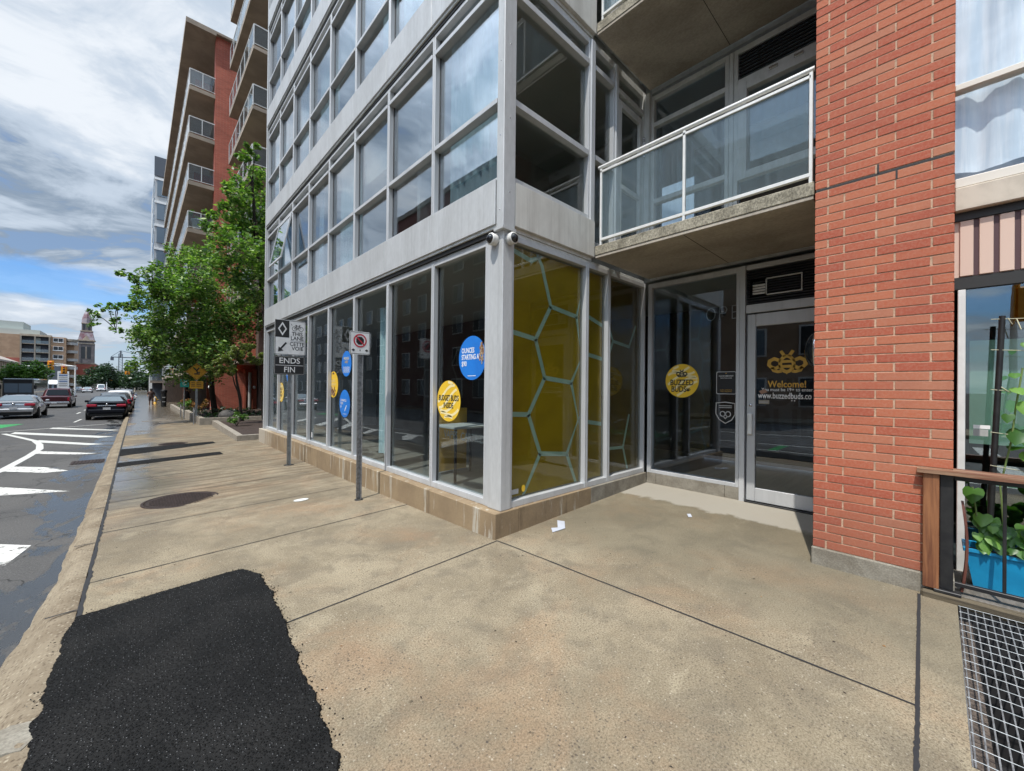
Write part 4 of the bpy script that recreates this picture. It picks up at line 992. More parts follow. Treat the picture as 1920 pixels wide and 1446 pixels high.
# ---------------- red brick pier and the shop beside it -----------------
BR=thing('brick_pier','tall red brick pier on a concrete foot between the recessed door and the striped shop','brick pier',(4.42,.33,.05))
PX0,PX1,PYa,PYb=4.42,5.92,-.088,.752
mb=MB(); ch=.0735; zt=Z0+FH*4; z=.212; row=0
mb.box(PX0+.0045,PX1,PYa+.005,PYb-.005,.2,zt,'mortar')
GAPROW=43
while z<zt:
    off=(0,.112)[row%2]
    hj=.009
    # street face
    y=PYb; first_len={0:.093,1:.205}[row%2]; L=[first_len]+[.315]*4; 
    for l_ in L:
        y2=max(y-l_,PYa)
        if y2-PYa<.03: y2=PYa
        if y-y2>.02:
            j=random.uniform(-.0012,.0012); w=random.uniform(.005,.009) if y2>PYa else 0; w0=random.uniform(.004,.007) if y<PYb else 0
            tone=random.random()
            if row==GAPROW: y=y2; continue
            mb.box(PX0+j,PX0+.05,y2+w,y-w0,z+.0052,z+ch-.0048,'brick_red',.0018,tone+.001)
        y=y2
        if y<=PYa: break
    # returns
    for Yc,s in ((PYa,1),(PYb,-1)):
        x=PX0+.052+(.0 if row%2 else .1)
        xs=[PX0+.052]+([x] if row%2==0 else [])
        cur=PX0+.052; k=0
        while cur<PX1:
            nx=min(cur+(.10 if (k==0 and row%2==0) else .315),PX1)
            a,b=sorted((Yc,Yc+s*.05)); 
            if row!=GAPROW: mb.box(cur+.005,nx-.005,a,b,z+.005,z+ch-.0045,'brick_red',.0022,random.random()+.001)
            cur=nx;k+=1
    row+=1; z+=ch if row-1!=GAPROW else .02
mb.box(PX0+.0025,PX0+.01,PYa+.006,PYb-.006,.212+GAPROW*ch+.002,.212+GAPROW*ch+.019,'near_black')
for q in (.335,.225): mb.box(PX0-.002,PX0+.01,q-.006,q+.006,.212+GAPROW*ch+(.02 if q>.3 else -.068),.212+GAPROW*ch+(.09 if q>.3 else .0),'near_black')
mb.build('brick_wall',BR,fixn=True)
mb=MB(); mb.box(PX0-.012,PX1,PYa-.01,PYb+.012,-.15,.212,'plinth_grey',.01); mb.build('concrete_foot',BR)
mi=thing('convex_mirror','round convex mirror in a silver rim fixed to the brick beside the shop door','mirror',(5.3,.76,2.03))
mb=MB(); mb.lathe((5.34,.86,2.03),[(.0001,.13),(.08,.122),(.14,.10),(.185,.06),(.20,.03)],'car_glass',28,'y'); mb.build('mirror_face',mi)
mb=MB(); mb.tube([(5.34,.752,2.03),(5.34,.855,2.03)],.025,'chrome',8); mb.lathe((5.34,.86,2.03),[(.20,.032),(.218,.03),(.222,.01),(.215,-.0),(.10,-.008)],'chrome',28,'y'); mb.build('rim',mi)

SH=thing('striped_shop','shop with a pink and brown striped band over its window, right of the brick pier','shop',(5.0,-1.6,.1))
X0=5.0; ye=-3.6; yp=-.1
mb=MB(); mb.box(X0-.02,X0+.1,ye,yp,3.30,3.38,'sill_white',.006); mb.box(X0-.05,X0+.1,ye,yp,3.10,3.29,'sill_cream',.006); mb.build('window_sill',SH)
mb=MB(); mb.box(X0+.005,X0+.08,ye,yp,3.03,3.095,'gasket_shadow_black'); mb.box(X0+.03,X0+.1,ye,yp,2.56,3.029,'stripe_pink'); y=yp-.03  # the black strip below the sill is its cast shadow, painted in
while y>ye: mb.box(X0+.012,X0+.03,y-.075,y,2.565,3.025,'stripe_pink',.003); mb.box(X0+.022,X0+.0305,y-.105,y-.076,2.565,3.025,'stripe_brown'); y-=.106
mb.build('striped_band',SH)
MB().box(X0+.02,X0+.1,ye,yp,2.46,2.559,'gasket_shadow_black').build('window_head_shadow',SH)  # black bar painted as the shadow band between stripes and glass
mb=MB(); mb.box(X0+.02,X0+.1,-.165,-.12,.1,2.455,'white_frame',.004); mb.box(X0+.02,X0+.1,ye,-.166,.1,.36,'sill_cream',.004); mb.box(X0+.02,X0+.1,-1.9,-1.84,.36,2.455,'white_frame',.004)
f=mb.build('window_frame',SH); MB().box(X0+.05,X0+.06,ye,-.168,.361,2.455,'right_glass').build('pane',f)
mb=MB(); mb.box(X0,X0+.1,ye,yp,4.13,4.18,'sill_white',.004); mb.box(X0+.002,X0+.1,ye,ye+.05,3.38,6.1,'sill_white',.004); mb.box(X0,X0+.1,ye,yp,6.0,6.1,'sill_white',.004)
f=mb.build('upper_window',SH)
glass('upper_pane',(.97,.98,.99),.06,.03)
MB().box(X0+.05,X0+.06,ye,yp-.002,3.381,4.129,'upper_pane').build('pane',f); MB().box(X0+.051,X0+.061,ye,yp-.002,4.181,5.999,'upper_pane').build('pane',f)
def bigdrape(x,y0,y1,zb,z1,amp,scal,m,parent,name='curtain'):
    n=110; vs=[]; rows=14
    for j in range(rows+1):
        for i in range(n+1):
            y=y0+(y1-y0)*i/n; fz=j/rows; o=amp*(math.sin(y*21+.8*math.sin(fz*3))+.5*math.sin(y*47+fz*2))*(1-.3*fz)
            b=zb+scal*(.5+.5*math.sin(y*9+1)); vs.append((x+o,y,b+(z1-b)*fz))
    mb=MB(); mb.add(vs,[(j*(n+1)+i,j*(n+1)+i+1,(j+1)*(n+1)+i+1,(j+1)*(n+1)+i) for j in range(rows) for i in range(n)],m,True); return mb.build(name,parent,fixn=False)
bigdrape(X0+.14,ye,yp,3.46,5.9,.018,.05,'curtain_white',SH)
M('curtain_blue',(.22,.32,.48),(.30,.42,.60),.8,scale=4)
MB().box(X0+.22,X0+.24,ye,yp,3.4,6.,'curtain_blue').build('blue_lining',SH)
mb=MB(); mb.box(X0,X0+.3,ye,yp,6.1,12.,'sill_cream'); mb.box(X0+.3,9,ye,PYa,3.1,3.3,'interior_ceiling'); mb.box(8.,8.1,ye,PYa,.1,3.1,'interior_dark'); mb.box(X0+.1,8,ye,PYa,.05,.12,'interior_dark'); mb.box(X0,9,ye-.2,ye-.01,-.1,12,'brick_far'); mb.build('wall',SH)
M('pale_green',(.42,.52,.42),(.36,.46,.38),.8,scale=3)
MB().box(X0+.35,X0+.37,-3.4,-.2,1.15,2.05,'pale_green').build('green_panel',SH)  # pale green panel set a little behind the glass
MB().box(4.4,5.02,-3.6,-.1,.02,.11,'deck',.004).build('raised_deck',SH)
D=Dec((5.048,-.25,1.28),(0,-1,0),(0,0,1),(-1,0,0)); D.rect(-.04,.02,.05,.05,'paint_white',0); D.rect(-.04,-.04,.04,.015,'sign_grey',0); D.build('window_notice',SH)
# ---------------- fence, trough and vines at the right -----------------
F=thing('patio_fence','low black metal fence with a reddish wooden cap rail beside the brick pier','fence',(4.44,-.05,.11))
mb=MB(); y0=.10; n=18; vs=[]
for i in range(n+1):
    y=y0-i*3.4/n; w=.004*math.sin(i*1.3)
    for x,z in ((4.35,.985),(4.35,1.015),(4.50,1.022),(4.50,.988)): vs.append((x+w,y,z+.012*math.sin(i*.5)*0+.002*math.sin(i*2.1)))
mb.add(vs,[(4*i+k,4*i+(k+1)%4,4*(i+1)+(k+1)%4,4*(i+1)+k) for i in range(n) for k in range(4)]+[(0,1,2,3)],'cap_wood'); mb.build('cap_rail',F)
for y in (-.055,-1.75): 
    mb=MB(); mb.box(4.40,4.47,y-.035,y+.035,.13,.982,'dark_metal',.004); mb.box(4.36,4.50,y-.075,y+.065,.105,.13,'dark_metal',.004); mb.build('post',F)
mb=MB(); mb.box(4.42,4.455,-3.3,-.092,.945,.98,'dark_metal',.003); mb.box(4.42,4.455,-3.3,-.092,.165,.195,'dark_metal',.003); mb.build('rails',F)
for i in range(9): MB().box(4.428,4.446,-.332-.245*i-.008,-.332-.245*i+.010,.195,.945,'dark_metal',.002).build('picket',F)
t=MB().box(4.37,4.40,-.018,.068,.125,.985,'fresh_wood',.004).build('wooden_board',label='upright raw wooden board wedged between the black fence post and the brick pier',cat='board')
mb=MB(); pts=[]
for i in range(9):
    z=.13+.66*i/8; c=.025*math.sin(i/8*3.1); pts.append((4.47+.01*i/8,-.135-c,z))
vs=[]
for i,(x,y,z) in enumerate(pts):
    w=.045*(1 if 0<i<7 else (.8 if i<8 else .3)); vs+=[(x-w,y-.006,z),(x+w,y-.006,z),(x+w,y+.008,z),(x-w,y+.008,z)]
mb.add(vs,[(4*i+k,4*i+(k+1)%4,4*(i+1)+(k+1)%4,4*(i+1)+k) for i in range(8) for k in range(4)]+[(0,1,2,3),(32,33,34,35)],'dark_wood'); mb.build('warped_board',label='short dark red warped board leaning behind the black fence post',cat='board')
t=thing('timber_edging','weathered timber beam lying under the fence along the steel grate','timber',(4.45,-1.5,.03))
MB().box(4.345,4.52,-3.5,.075,.0,.105,'old_timber',.012).build('beam',t)
P=thing('planter_trough','bright blue plastic planter trough with heart leaved climbers behind the fence','planter',(4.7,-.65,.12))
def trough(m):
    mb=MB(); a=[(4.62,-.20),(4.80,-.20),(4.80,-1.12),(4.62,-1.12)]; b=[(4.585,-.155),(4.835,-.155),(4.835,-1.165),(4.585,-1.165)]
    vs=[(x,y,.115) for x,y in a]+[(x,y,.40) for x,y in b]+[(x+(.012 if x>4.7 else -.012),y+(.012 if y>-.6 else -.012),.40) for x,y in b]+[(x+(.012 if x>4.7 else -.012),y+(.012 if y>-.6 else -.012),.422) for x,y in b]+[(x+(-.012 if x>4.7 else .012),y+(-.012 if y>-.6 else .012),.422) for x,y in b]+[(x+(-.012 if x>4.7 else .012),y+(-.012 if y>-.6 else .012),.36) for x,y in b]
    fs=[(3,2,1,0)]
    for r_ in range(5):
        for k in range(4): fs.append((r_*4+k,r_*4+(k+1)%4,(r_+1)*4+(k+1)%4,(r_+1)*4+k))
    mb.add(vs,fs,m); return mb.build('trough',P,fixn=False)
trough('planter_blue')
MB().box(4.60,4.82,-1.14,-.18,.34,.375,'soil').build('soil',P)
D=Dec((4.592,-.50,.26),(0,-1,0),(.10,0,1),(-1,0,.1)); D.ell((0,0),.055,.035,'orange_smudge',.006,20); D.ell((.0,-.03),.06,.02,'orange_smudge',.007,20); D.build('orange_mark',P)
def heart(mb,c,s,nrm,m='leaf_vine'):
    nrm=Vector(nrm).normalized(); a=Vector((0,0,-1)); a=(a-nrm*a.dot(nrm)).normalized(); b=nrm.cross(a)
    prof_=[(-.35,0),(-.55,.28),(-.48,.55),(-.2,.68),(.2,.62),(.6,.34),(1.,0)]
    c=Vector(c); vs=[c+nrm*.06*s]; L=[]
    for u,v in prof_: L.append(c+a*u*s+b*v*s-nrm*abs(v)*.25*s)
    Rr=[c+a*u*s-b*v*s-nrm*abs(v)*.25*s for u,v in prof_[1:-1]]
    ring=L+Rr[::-1]; n=len(ring); mb.add([vs[0]]+ring,[(0,1+i,1+(i+1)%n) for i in range(n)],m,True)
def vine(name,label,stem,ls):
    t=thing(name,label,'plant',stem[0],'climbing plants in the blue trough')
    mb=MB(); mb.tube(stem,[.006]*len(stem),'vine_stem',6); mb.build('stem',t)
    mb=MB()
    for (x,y,z),s in ls: heart(mb,(x,y,z),s,(-1+random.uniform(-.5,.3),random.uniform(-.6,.4),random.uniform(.2,1.1)))
    mb.build('leaves',t,fixn=False); return t
rs=random.Random(2)
vine('climbing_plant','climbing plant with big heart shaped leaves reaching highest up the black stake',[(4.7,-.36,.37),(4.72,-.33,.9),(4.69,-.38,1.25),(4.70,-.40,1.5),(4.7,-.43,1.78)],[((4.66,-.39,1.73),.045),((4.66,-.41,1.62),.06),((4.64,-.45,1.5),.085),((4.66,-.41,1.30),.10),((4.64,-.47,1.28),.11),((4.66,-.46,1.15),.08),((4.66,-.36,1.42),.05),((4.68,-.44,1.95),.035)])
low=[((4.62+rs.uniform(-.05,.1),-.21-rs.uniform(0,.30),.44+rs.uniform(0,.20)),rs.uniform(.035,.07)) for i in range(60)]+[((4.60,-.19,.84),.085),((4.62,-.24,.66),.075),((4.6,-.33,.60),.08)]
vine('climbing_plant','bushy climber with heart shaped leaves at the near end of the blue trough',[(4.66,-.25,.37),(4.64,-.22,.6),(4.63,-.19,.88)],low)
vine('climbing_plant','leafy climber farther along the blue trough behind the picket',[(4.7,-.7,.37),(4.68,-.62,.65),(4.69,-.6,.85)],[((4.64+rs.uniform(-.05,.1),-.48-rs.uniform(0,.55),.45+rs.uniform(0,.35)),rs.uniform(.035,.07)) for i in range(60)])
t=thing('plant_stake','slim black stake tied with twine standing behind the fence','stake',(4.7,-.30,.12))
mb=MB(); mb.tube([(4.72,-.265,.12),(4.7,-.335,2.17)],[.019,.019],'dark_metal',6); mb.build('stake',t)
mb=MB()
for (z,L) in ((2.15,1.3),(1.92,.9),(1.62,.8),(1.3,.7),(1.05,.6)): mb.tube([(4.69,-.28,z),(4.69,-.33-L*.3,z-.03),(4.7,-.33-L,z-.015)],.0025,'twine',4)
mb.tube([(4.69,-.36,2.15),(4.68,-.38,2.10),(4.69,-.40,2.14),(4.68,-.42,2.06)],.004,'twine',4); mb.tube([(4.69,-.33,1.64),(4.68,-.37,1.60),(4.69,-.40,1.64)],.004,'twine',4)
mb.build('twine',t)

# ---------------- cameras on the column -----------------
def dome_camera(loc,nrm,label):
    t=thing('security_camera',label,'security camera',loc,'security cameras on the corner column'); L=Vector(loc); n=Vector(nrm)
    mb=MB(); ax='x' if abs(n.x)>.5 else 'y'; s=n.x+n.y
    mb.lathe(L,[(.0001,0),(.06,0),(.064,.02*s),(.062,.055*s),(.05,.075*s),(.0001,.078*s)],'plastic_white',24,ax); mb.build('housing',t)
    mb=MB(); c=L+n*.078+Vector((0,0,-.0)); pr=[(.052*math.sin(a),.052*math.cos(a)*s) for a in [math.pi*i/10 for i in range(0,6)]]
    mb.lathe(c-n*.01,[(max(r_,.0001),h) for r_,h in pr],'dome_black',24,ax); mb.build('dome',t)
    mb=MB(); mb.lathe(L+n*.07,[(.064,-.006*s),(.066,.0),(.060,.012*s),(.052,.014*s)],'plastic_white',24,ax); mb.build('collar',t)
dome_camera((2.84,3.30,3.20),(-1,0,0),'white dome security camera on the street side of the corner column')
dome_camera((2.93,3.18,3.20),(0,-1,0),'white dome security camera on the entrance side of the corner column')

# ---------------- traffic signs on posts -----------------
def post(mb,x,y,z0,z1,m='galvanised'):
    # U channel with a row of holes hinted by dark dots
    mb.box(x-.03,x+.03,y+.010,y+.014,z0,z1,m); mb.box(x-.03,x-.026,y-.014,y+.0099,z0,z1,m); mb.box(x+.026,x+.03,y-.014,y+.0099,z0,z1,m)
    mb.box(x-.042,x-.0302,y-.018,y-.014,z0,z1,m); mb.box(x+.0302,x+.042,y-.018,y-.014,z0,z1,m)
def plate(mb,cx,cy,cz,w,h,r,m,tk=.004,lean=0.):
    pts=[]
    for sx,sz,a0 in ((1,1,0),(-1,1,90),(-1,-1,180),(1,-1,270)):
        for k in range(5): a=R(a0+k*22.5); pts.append((cx+sx*(w/2-r)+r*math.cos(a),cz+sz*(h/2-r)+r*math.sin(a)))
    mb.prism(pts,cy,cy+tk,m,'xz')
lx,ly=2.405,9.52; lz=walk(lx,ly)
t=thing('lane_sign','tall bicycle lane sign with a black ENDS / FIN plate under it','traffic sign',(lx,ly,lz))
mb=MB(); post(mb,lx,ly+.02,lz-.1,3.0); mb.build('post',t)
mb=MB(); mb.lathe((lx,ly,lz),[(.10,.0),(.10,.006),(.05,.012)],'rubber',16); mb.build('foot',t)
mb=MB(); plate(mb,lx,ly-.008,2.615,.60,.745,.03,'sign_white'); pl=mb.build('lane_plate',t)
D=Dec((lx,ly-.008,2.615),(1,0,0),(0,0,1),(0,-1,0)); w=.30;h=.3725
D.rib([(-w+.012,-h+.012),(w-.012,-h+.012),(w-.012,h-.012),(-w+.012,h-.012)],.008,'ink_black',.001,True)
D.rect(-w+.016,.0,-.025,h-.016,'ink_black',.0015)
D.rib([(-.155,.30),(-.085,.18),(-.155,.06),(-.225,.18)],.026,'sign_white',.0025,True)
D.rib([(-.08,-.11),(-.19,-.25)],.035,'ink_black',.0015); D.poly([(-.235,-.31),(-.225,-.20),(-.13,-.28)],'ink_black',.0018)
# bicycle
for cx in (.075,.205): D.ring((cx,.20),.045,.045,.009,'ink_black',.0015,24)
D.rib([(.075,.20),(.11,.265),(.175,.265),(.14,.20),(.075,.20)],.009,'ink_black',.002); D.rib([(.14,.20),(.105,.275)],.009,'ink_black',.002); D.rib([(.205,.20),(.17,.285),(.195,.285)],.009,'ink_black',.002); D.rib([(.09,.278),(.125,.278)],.012,'ink_black',.002)
D.rib([(.01,.30),(.03,.26)],.008,'ink_black',.0015)
D.text('THIS',(.13,.085),.115,'ink_black',.0015,bold=.012,sx=.92); D.text('LANE',(.13,-.01),.115,'ink_black',.0015,bold=.012,sx=.92); D.rib([(-.01,-.065),(.27,-.065)],.006,'ink_black',.0015)
D.text('CETTE',(.13,-.135),.115,'ink_black',.0015,bold=.012,sx=.86); D.text('VOIE',(.14,-.23),.115,'ink_black',.0015,bold=.012,sx=.92)
D.ell((-.26,-.26),.006,.006,'galvanised',.003,8)
D.build('legend',pl)
mb=MB(); plate(mb,lx-.01,ly-.008,2.02,.60,.40,.03,'ink_black'); pl=mb.build('ends_plate',t)
D=Dec((lx-.01,ly-.008,2.02),(1,0,0),(0,0,1),(0,-1,0)); D.rib([(-.285,-.185),(.285,-.185),(.285,.185),(-.285,.185)],.006,'sign_grey',.001,True)
D.text('ENDS',(0,.095),.165,'sign_white',.0015,bold=.012,sx=1.); D.rib([(-.27,.0),(.27,.0)],.009,'sign_white',.0015); D.text('FIN',(0,-.095),.165,'sign_white',.0015,bold=.012,sx=.92); D.build('legend',pl)
px_,py_=2.385,5.77; pz=walk(px_,py_)
t=thing('parking_sign','small white no stopping sign with a red ring on a thin post near the corner','traffic sign',(px_,py_,pz))
mb=MB(); post(mb,px_,py_+.02,pz-.1,2.36,'steel'); mb.build('post',t)
mb=MB(); mb.lathe((px_,py_,pz),[(.06,.0),(.06,.006),(.03,.01)],'rubber',14); mb.build('foot',t)
mb=MB(); plate(mb,px_-.012,py_-.006,2.222,.30,.335,.025,'sign_white'); pl=mb.build('sign_plate',t)
D=Dec((px_-.012,py_-.006,2.222),(1,0,0),(0,0,1),(0,-1,0)); D.rib([(-.138,-.155),(.138,-.155),(.138,.155),(-.138,.155)],.006,'ink_black',.001,True)
D.poly([(.062*math.cos(R(22.5+45*i)),.035+.062*math.sin(R(22.5+45*i))) for i in range(8)],'ink_black',.0015)
D.ring((0,.035),.088,.088,.020,'sign_red',.0022,32); D.rib([(-.062,.097),(.062,-.027)],.018,'sign_red',.0025)
for q in (-1,1): D.poly([(q*.125,-.105),(q*.095,-.082),(q*.095,-.128)],'ink_black',.0015); D.rib([(q*.10,-.105),(q*.078,-.105)],.02,'ink_black',.0015)
D.ell((0,-.105),.008,.014,'hex_grey',.0015,10); D.build('legend',pl)
# yellow diamond in the shade of the trees
dx,dy=2.13,24.5; z=walk(dx,dy)
t=thing('warning_sign','yellow diamond warning sign half hidden by leaves with a yellow tab below','traffic sign',(dx,dy,z))
mb=MB(); post(mb,dx,dy+.02,z-.1,2.6); mb.build('post',t)
mb=MB(); mb.prism([(dx+.42,2.2),(dx,2.62),(dx-.42,2.2),(dx,1.78)],dy,dy+.005,'diamond_yellow','xz'); pl=mb.build('diamond_plate',t)
D=Dec((dx,dy,2.2),(1,0,0),(0,0,1),(0,-1,0)); D.rib([(.38,0),(0,.38),(-.38,0),(0,-.38)],.012,'ink_black',.001,True); D.rect(-.10,-.14,.12,-.08,'ink_black',.002); D.rib([(-.12,.18),(0,.05),(.1,.2)],.05,'ink_black',.002); D.rib([(0,.07),(.02,-.05),(.13,-.02)],.05,'ink_black',.002); D.build('legend',pl)
mb=MB(); plate(mb,dx,dy,1.56,.52,.36,.03,'diamond_yellow'); pl=mb.build('tab_plate',t)
D=Dec((dx,dy,1.56),(1,0,0),(0,0,1),(0,-1,0)); 
for zz in (.10,.02,-.06): D.rib([(-.2,zz),(-.06,zz)],.03,'ink_black',.002); D.rib([(.0,zz),(.18,zz)],.03,'ink_black',.002)
D.build('legend',pl)
dx,dy=1.98,29.; z=walk(dx,dy)
t=thing('bus_stop_sign','small teal rectangular sign on a pale pole before the brown fence','sign',(dx,dy,z))
mb=MB(); mb.tube([(dx,dy,z-.1),(dx,dy,2.05)],.03,'galvanised',8); mb.build('pole',t)
MB().box(dx-.19,dx+.19,dy-.05,dy-.04,1.42,1.86,'teal_sign').build('sign_plate',t); MB().box(dx-.1,dx+.1,dy-.052,dy-.041,1.87,2.1,'ink_black').build('upper_plate',t)
D=Dec((dx,dy-.05,1.64),(1,0,0),(0,0,1),(0,-1,0)); D.rib([(-.1,.1),(.1,.1)],.03,'sign_white',.001); D.ring((0,-.03),.07,.07,.02,'sign_white',.001,16); D.build('legend',t)

# ---------------- planters, posts and small plants by the walk -----------------
def wallring(mb,pts,w,z0,z1,m):
    for (a,b),(c,d) in zip(pts[:-1],pts[1:]):
        L=math.hypot(c-a,d-b); nx,ny=-(d-b)/L*w,(c-a)/L*w; mb.prism([(a,b),(c,d),(c+nx,d+ny),(a+nx,b+ny)],z0,z1,m)
t=thing('stone_planter','low pale stone planter bed of bare dark soil at the end of the glass building','planter',(2.6,16,-.2))
mb=MB(); mb.prism([(2.28,14.75),(2.46,14.93),(2.63,21.55),(2.45,21.75)],-.5,.02,'stone_pale'); mb.prism([(2.285,14.74),(5.,14.78),(5.,14.92),(2.47,14.92)],-.5,.022,'stone_pale'); mb.build('curb_wall',t)
mb=MB(); mb.prism([(2.44,14.9),(6.5,14.9),(6.5,21.8),(2.6,21.8)],-.5,-.06,'soil'); mb.build('soil',t)
t=thing('stone_planter','second stone planter bed with dark ground cover under the small tree','planter',(2.6,23,-.2))
mb=MB(); mb.prism([(2.12,22.9),(6.5,22.9),(6.5,23.1),(2.12,23.1)],-.6,.05,'stone_pale'); mb.prism([(2.12,23.11),(2.32,23.11),(2.32,30.8),(2.12,30.8)],-.6,.045,'stone_pale'); mb.build('curb_wall',t)
mb=MB(); mb.prism([(2.33,23.11),(6.5,23.11),(6.5,31.6),(2.33,31.6)],-.6,-.03,'soil'); mb.build('soil',t)
t=thing('stone_planter','farther stone planter with pale flowers along the pavement','planter',(2.3,36,-.4))
mb=MB(); mb.prism([(2.25,33),(2.45,33),(2.45,47),(2.25,47)],-.8,-.22,'stone_pale'); mb.prism([(2.25,32.8),(5,32.8),(5,32.99),(2.25,32.99)],-.8,-.22,'stone_pale'); mb.build('curb_wall',t); mb=MB(); mb.prism([(2.46,33),(6,33),(6,47),(2.46,47)],-.8,-.3,'soil'); mb.build('soil',t)
def bush(name,label,cat,c,r,n,size,m,group=None):
    t=thing(name,label,cat,c,group); 
    mb=MB()
    for i in range(6): a=i*1.05; mb.tube([c,(c[0]+r*.6*math.cos(a),c[1]+r*.6*math.sin(a),c[2]+r*.9)],[.012,.004],'bark',4)
    mb.build('stems',t); leaves('foliage',[(c[0],c[1],c[2]+r*.8,r)],n,size,m,t); return t
bush('shrub','bright green leafy shrub in the bare bed against the building end','shrub',(2.95,19.2,-.06),.36,230,.045,'leaf_bright')
t=thing('ground_cover','dark green ground cover filling the second planter bed','ground cover',(3,24,-.03)); t['kind']='stuff'
leaves('foliage',[(2.6+.62*i+random.uniform(-.1,.1),y,.0,.34) for i in range(5) for y in (23.6,24.3,25.2,26.4,28.,29.6)],45,.07,'leaf_far',t)
t=thing('rock','dark rounded boulder in the planter under the small tree','rock',(3.25,23.6,0))
mb=MB(); mb.lathe((3.25,23.6,-.05),[(.34,0),(.38,.12),(.33,.27),(.2,.38),(.0001,.42)],'rock',12); mb.build('stone',t)
bush('flowering_plant','rusty orange leaved plant behind the yellow sign post','plant',(2.9,30.2,-.03),.5,120,.05,'leaf_rust')
bush('flowering_plant','pale green grassy plant at the planter corner by the teal sign','plant',(2.45,31.0,-.05),.38,120,.06,'leaf_bright')
bush('flowering_plant','orange flowering plant in the farther planter','plant',(2.7,38.5,-.3),.5,90,.06,'leaf_rust')
bush('flowering_plant','low green plant at the front of the farther planter','plant',(2.45,34.5,-.3),.4,90,.06,'leaf_bright')
def loop_post(x,y,label):
    z=walk(x,y); t=thing('bicycle_post',label,'bicycle post',(x,y,z),'bicycle posts along the pavement')
    mb=MB(); mb.tube([(x,y,z-.05),(x,y,z+.78)],.03,'steel',10); mb.build('pole',t)
    mb=MB(); mb.tube([(x,y+.16*math.cos(a),z+.55+.16*math.sin(a)) for a in [i*math.pi/8 for i in range(17)]],.014,'steel',6); mb.build('ring',t)
loop_post(2.0,24.0,'slim steel bicycle post nearest the stone planter corner'); loop_post(1.98,31.2,'slim steel bicycle post farther along the planters')
x,y=1.59,60.; z=walk(x,y)
t=thing('fire_hydrant','yellow fire hydrant beyond the walking person','fire hydrant',(x,y,z))
mb=MB(); mb.lathe((x,y,z),[(.17,0),(.17,.05),(.12,.06),(.12,.55),(.16,.56),(.16,.6),(.12,.66),(.06,.76),(.03,.8),(.0001,.81)],'hydrant_yellow',14); mb.build('barrel',t)
mb=MB(); mb.tube([(x-.24,y,z+.45),(x+.24,y,z+.45)],.06,'hydrant_yellow',10); mb.tube([(x,y-.22,z+.4),(x,y,z+.4)],.08,'hydrant_yellow',10); mb.build('nozzles',t)
x,y=1.91,49.7; z=walk(x,y)
t=thing('litter_bin','slender dark bin with pale stickers standing right of the hydrant','bin',(x,y,z))
mb=MB(); mb.lathe((x,y,z),[(.19,0),(.20,.04),(.20,1.3),(.24,1.34),(.24,1.5),(.20,1.6),(.0001,1.62)],'dark_metal',14,smooth=False); mb.build('body',t)
MB().box(x-.12,x+.1,y-.215,y-.205,z+.85,z+.93,'sign_grey').build('label',t); MB().box(x-.12,x+.1,y-.216,y-.206,z+.45,z+.52,'sign_grey').build('label',t)
# ---------------- the balcony buildings down the street -----------------
A=thing('balcony_building','tall red brick apartment block with stacks of glass railed concrete balconies','building',(4.1,31.7,-.4))
def railing(parent,x0,x1,y0,y1,z,ends=(True,True),npan=4,plant=None):
    rl=thing('railing',None,None); rl.parent=parent; rl.location=Vector((x0,y0,z))-wloc(parent)
    mb=MB(); mb.box(x0-.02,x0+.02,y0,y1,z+1.02,z+1.07,'white_frame'); mb.box(x0-.02,x0+.02,y0,y1,z+.08,z+.11,'white_frame')
    for i in range(npan+1): y=y0+(y1-y0)*i/npan; mb.box(x0-.02,x0+.02,y-.02,y+.02,z,z+1.02,'white_frame')
    for y,e in ((y0,ends[0]),(y1,ends[1])):
        if e:
            mb.box(x0+.021,x1,y-.02,y+.02,z+1.02,z+1.07,'white_frame'); mb.box(x0+.021,x1,y-.02,y+.02,z+.08,z+.11,'white_frame')
            xm=(x0+x1)/2; mb.box(xm-.02,xm+.02,y-.02,y+.02,z+.11,z+1.02,'white_frame')
    mb.build('frame',rl)
    mb=MB(); mb.box(x0-.006,x0+.006,y0+.03,y1-.03,z+.12,z+1.01,'clear_rail_glass')
    for y,e in ((y0,ends[0]),(y1,ends[1])):
        if e: mb.box(x0+.03,x1-.02,y-.006,y+.006,z+.12,z+1.01,'clear_rail_glass')
    mb.build('glass_panel',rl); return rl
# near stack
for k in range(1,9):
    z=Z0+FH*k
    MB().box(4.08,6.6,23.4,30.5,z-.03,z+.16,'soffit_far',.01).build('balcony_slab',A); railing(A,4.10,5.8,23.42,30.45,z+.16,npan=6)
mb=MB(); mb.box(5.9,12,21.9,31.69,-.5,29.,'siding'); mb.build('recessed_wall',A)
mb=MB(); mb.box(4.5,5.9,28,31.69,2.9,3.1,'soffit_far'); mb.build('canopy',A)
# brick cross wall
mb=MB(); mb.box(3.5,12.,31.7,32.3,-.6,23.9,'brick_far'); mb.build('brick_wall',A)
# far stack
zs=[2.2,5.15,8.1,11.1,14.05,17.0,19.95]
for z in zs:
    MB().box(2.2,5.0,31.9 if False else 32.31,62,z-.08,z+.16,'soffit_far').build('balcony_slab',A) 
    MB().box(2.2,3.499,31.7,32.309,z-.08,z+.16,'soffit_far').build('balcony_slab',A)
    railing(A,2.22,3.5,31.73,61.9,z+.16,npan=24)
mb=MB(); mb.box(1.98,12,32.305,62.5,23.75,24.05,'soffit_far'); mb.box(1.98,12,31.45,32.3045,23.905,24.05,'soffit_far'); mb.box(1.98,3.495,31.45,32.3045,23.75,23.9045,'soffit_far'); mb.build('roof',A)
mb=MB(); mb.box(4.6,12,32.31,62,-.6,23.7,'interior_dark'); mb.build('recessed_wall',A)
for y in (37,43,49,55,61): MB().box(2.9,4.6,y-.15,y+.15,2.45,23.7,'brick_far').build('party_wall',A)
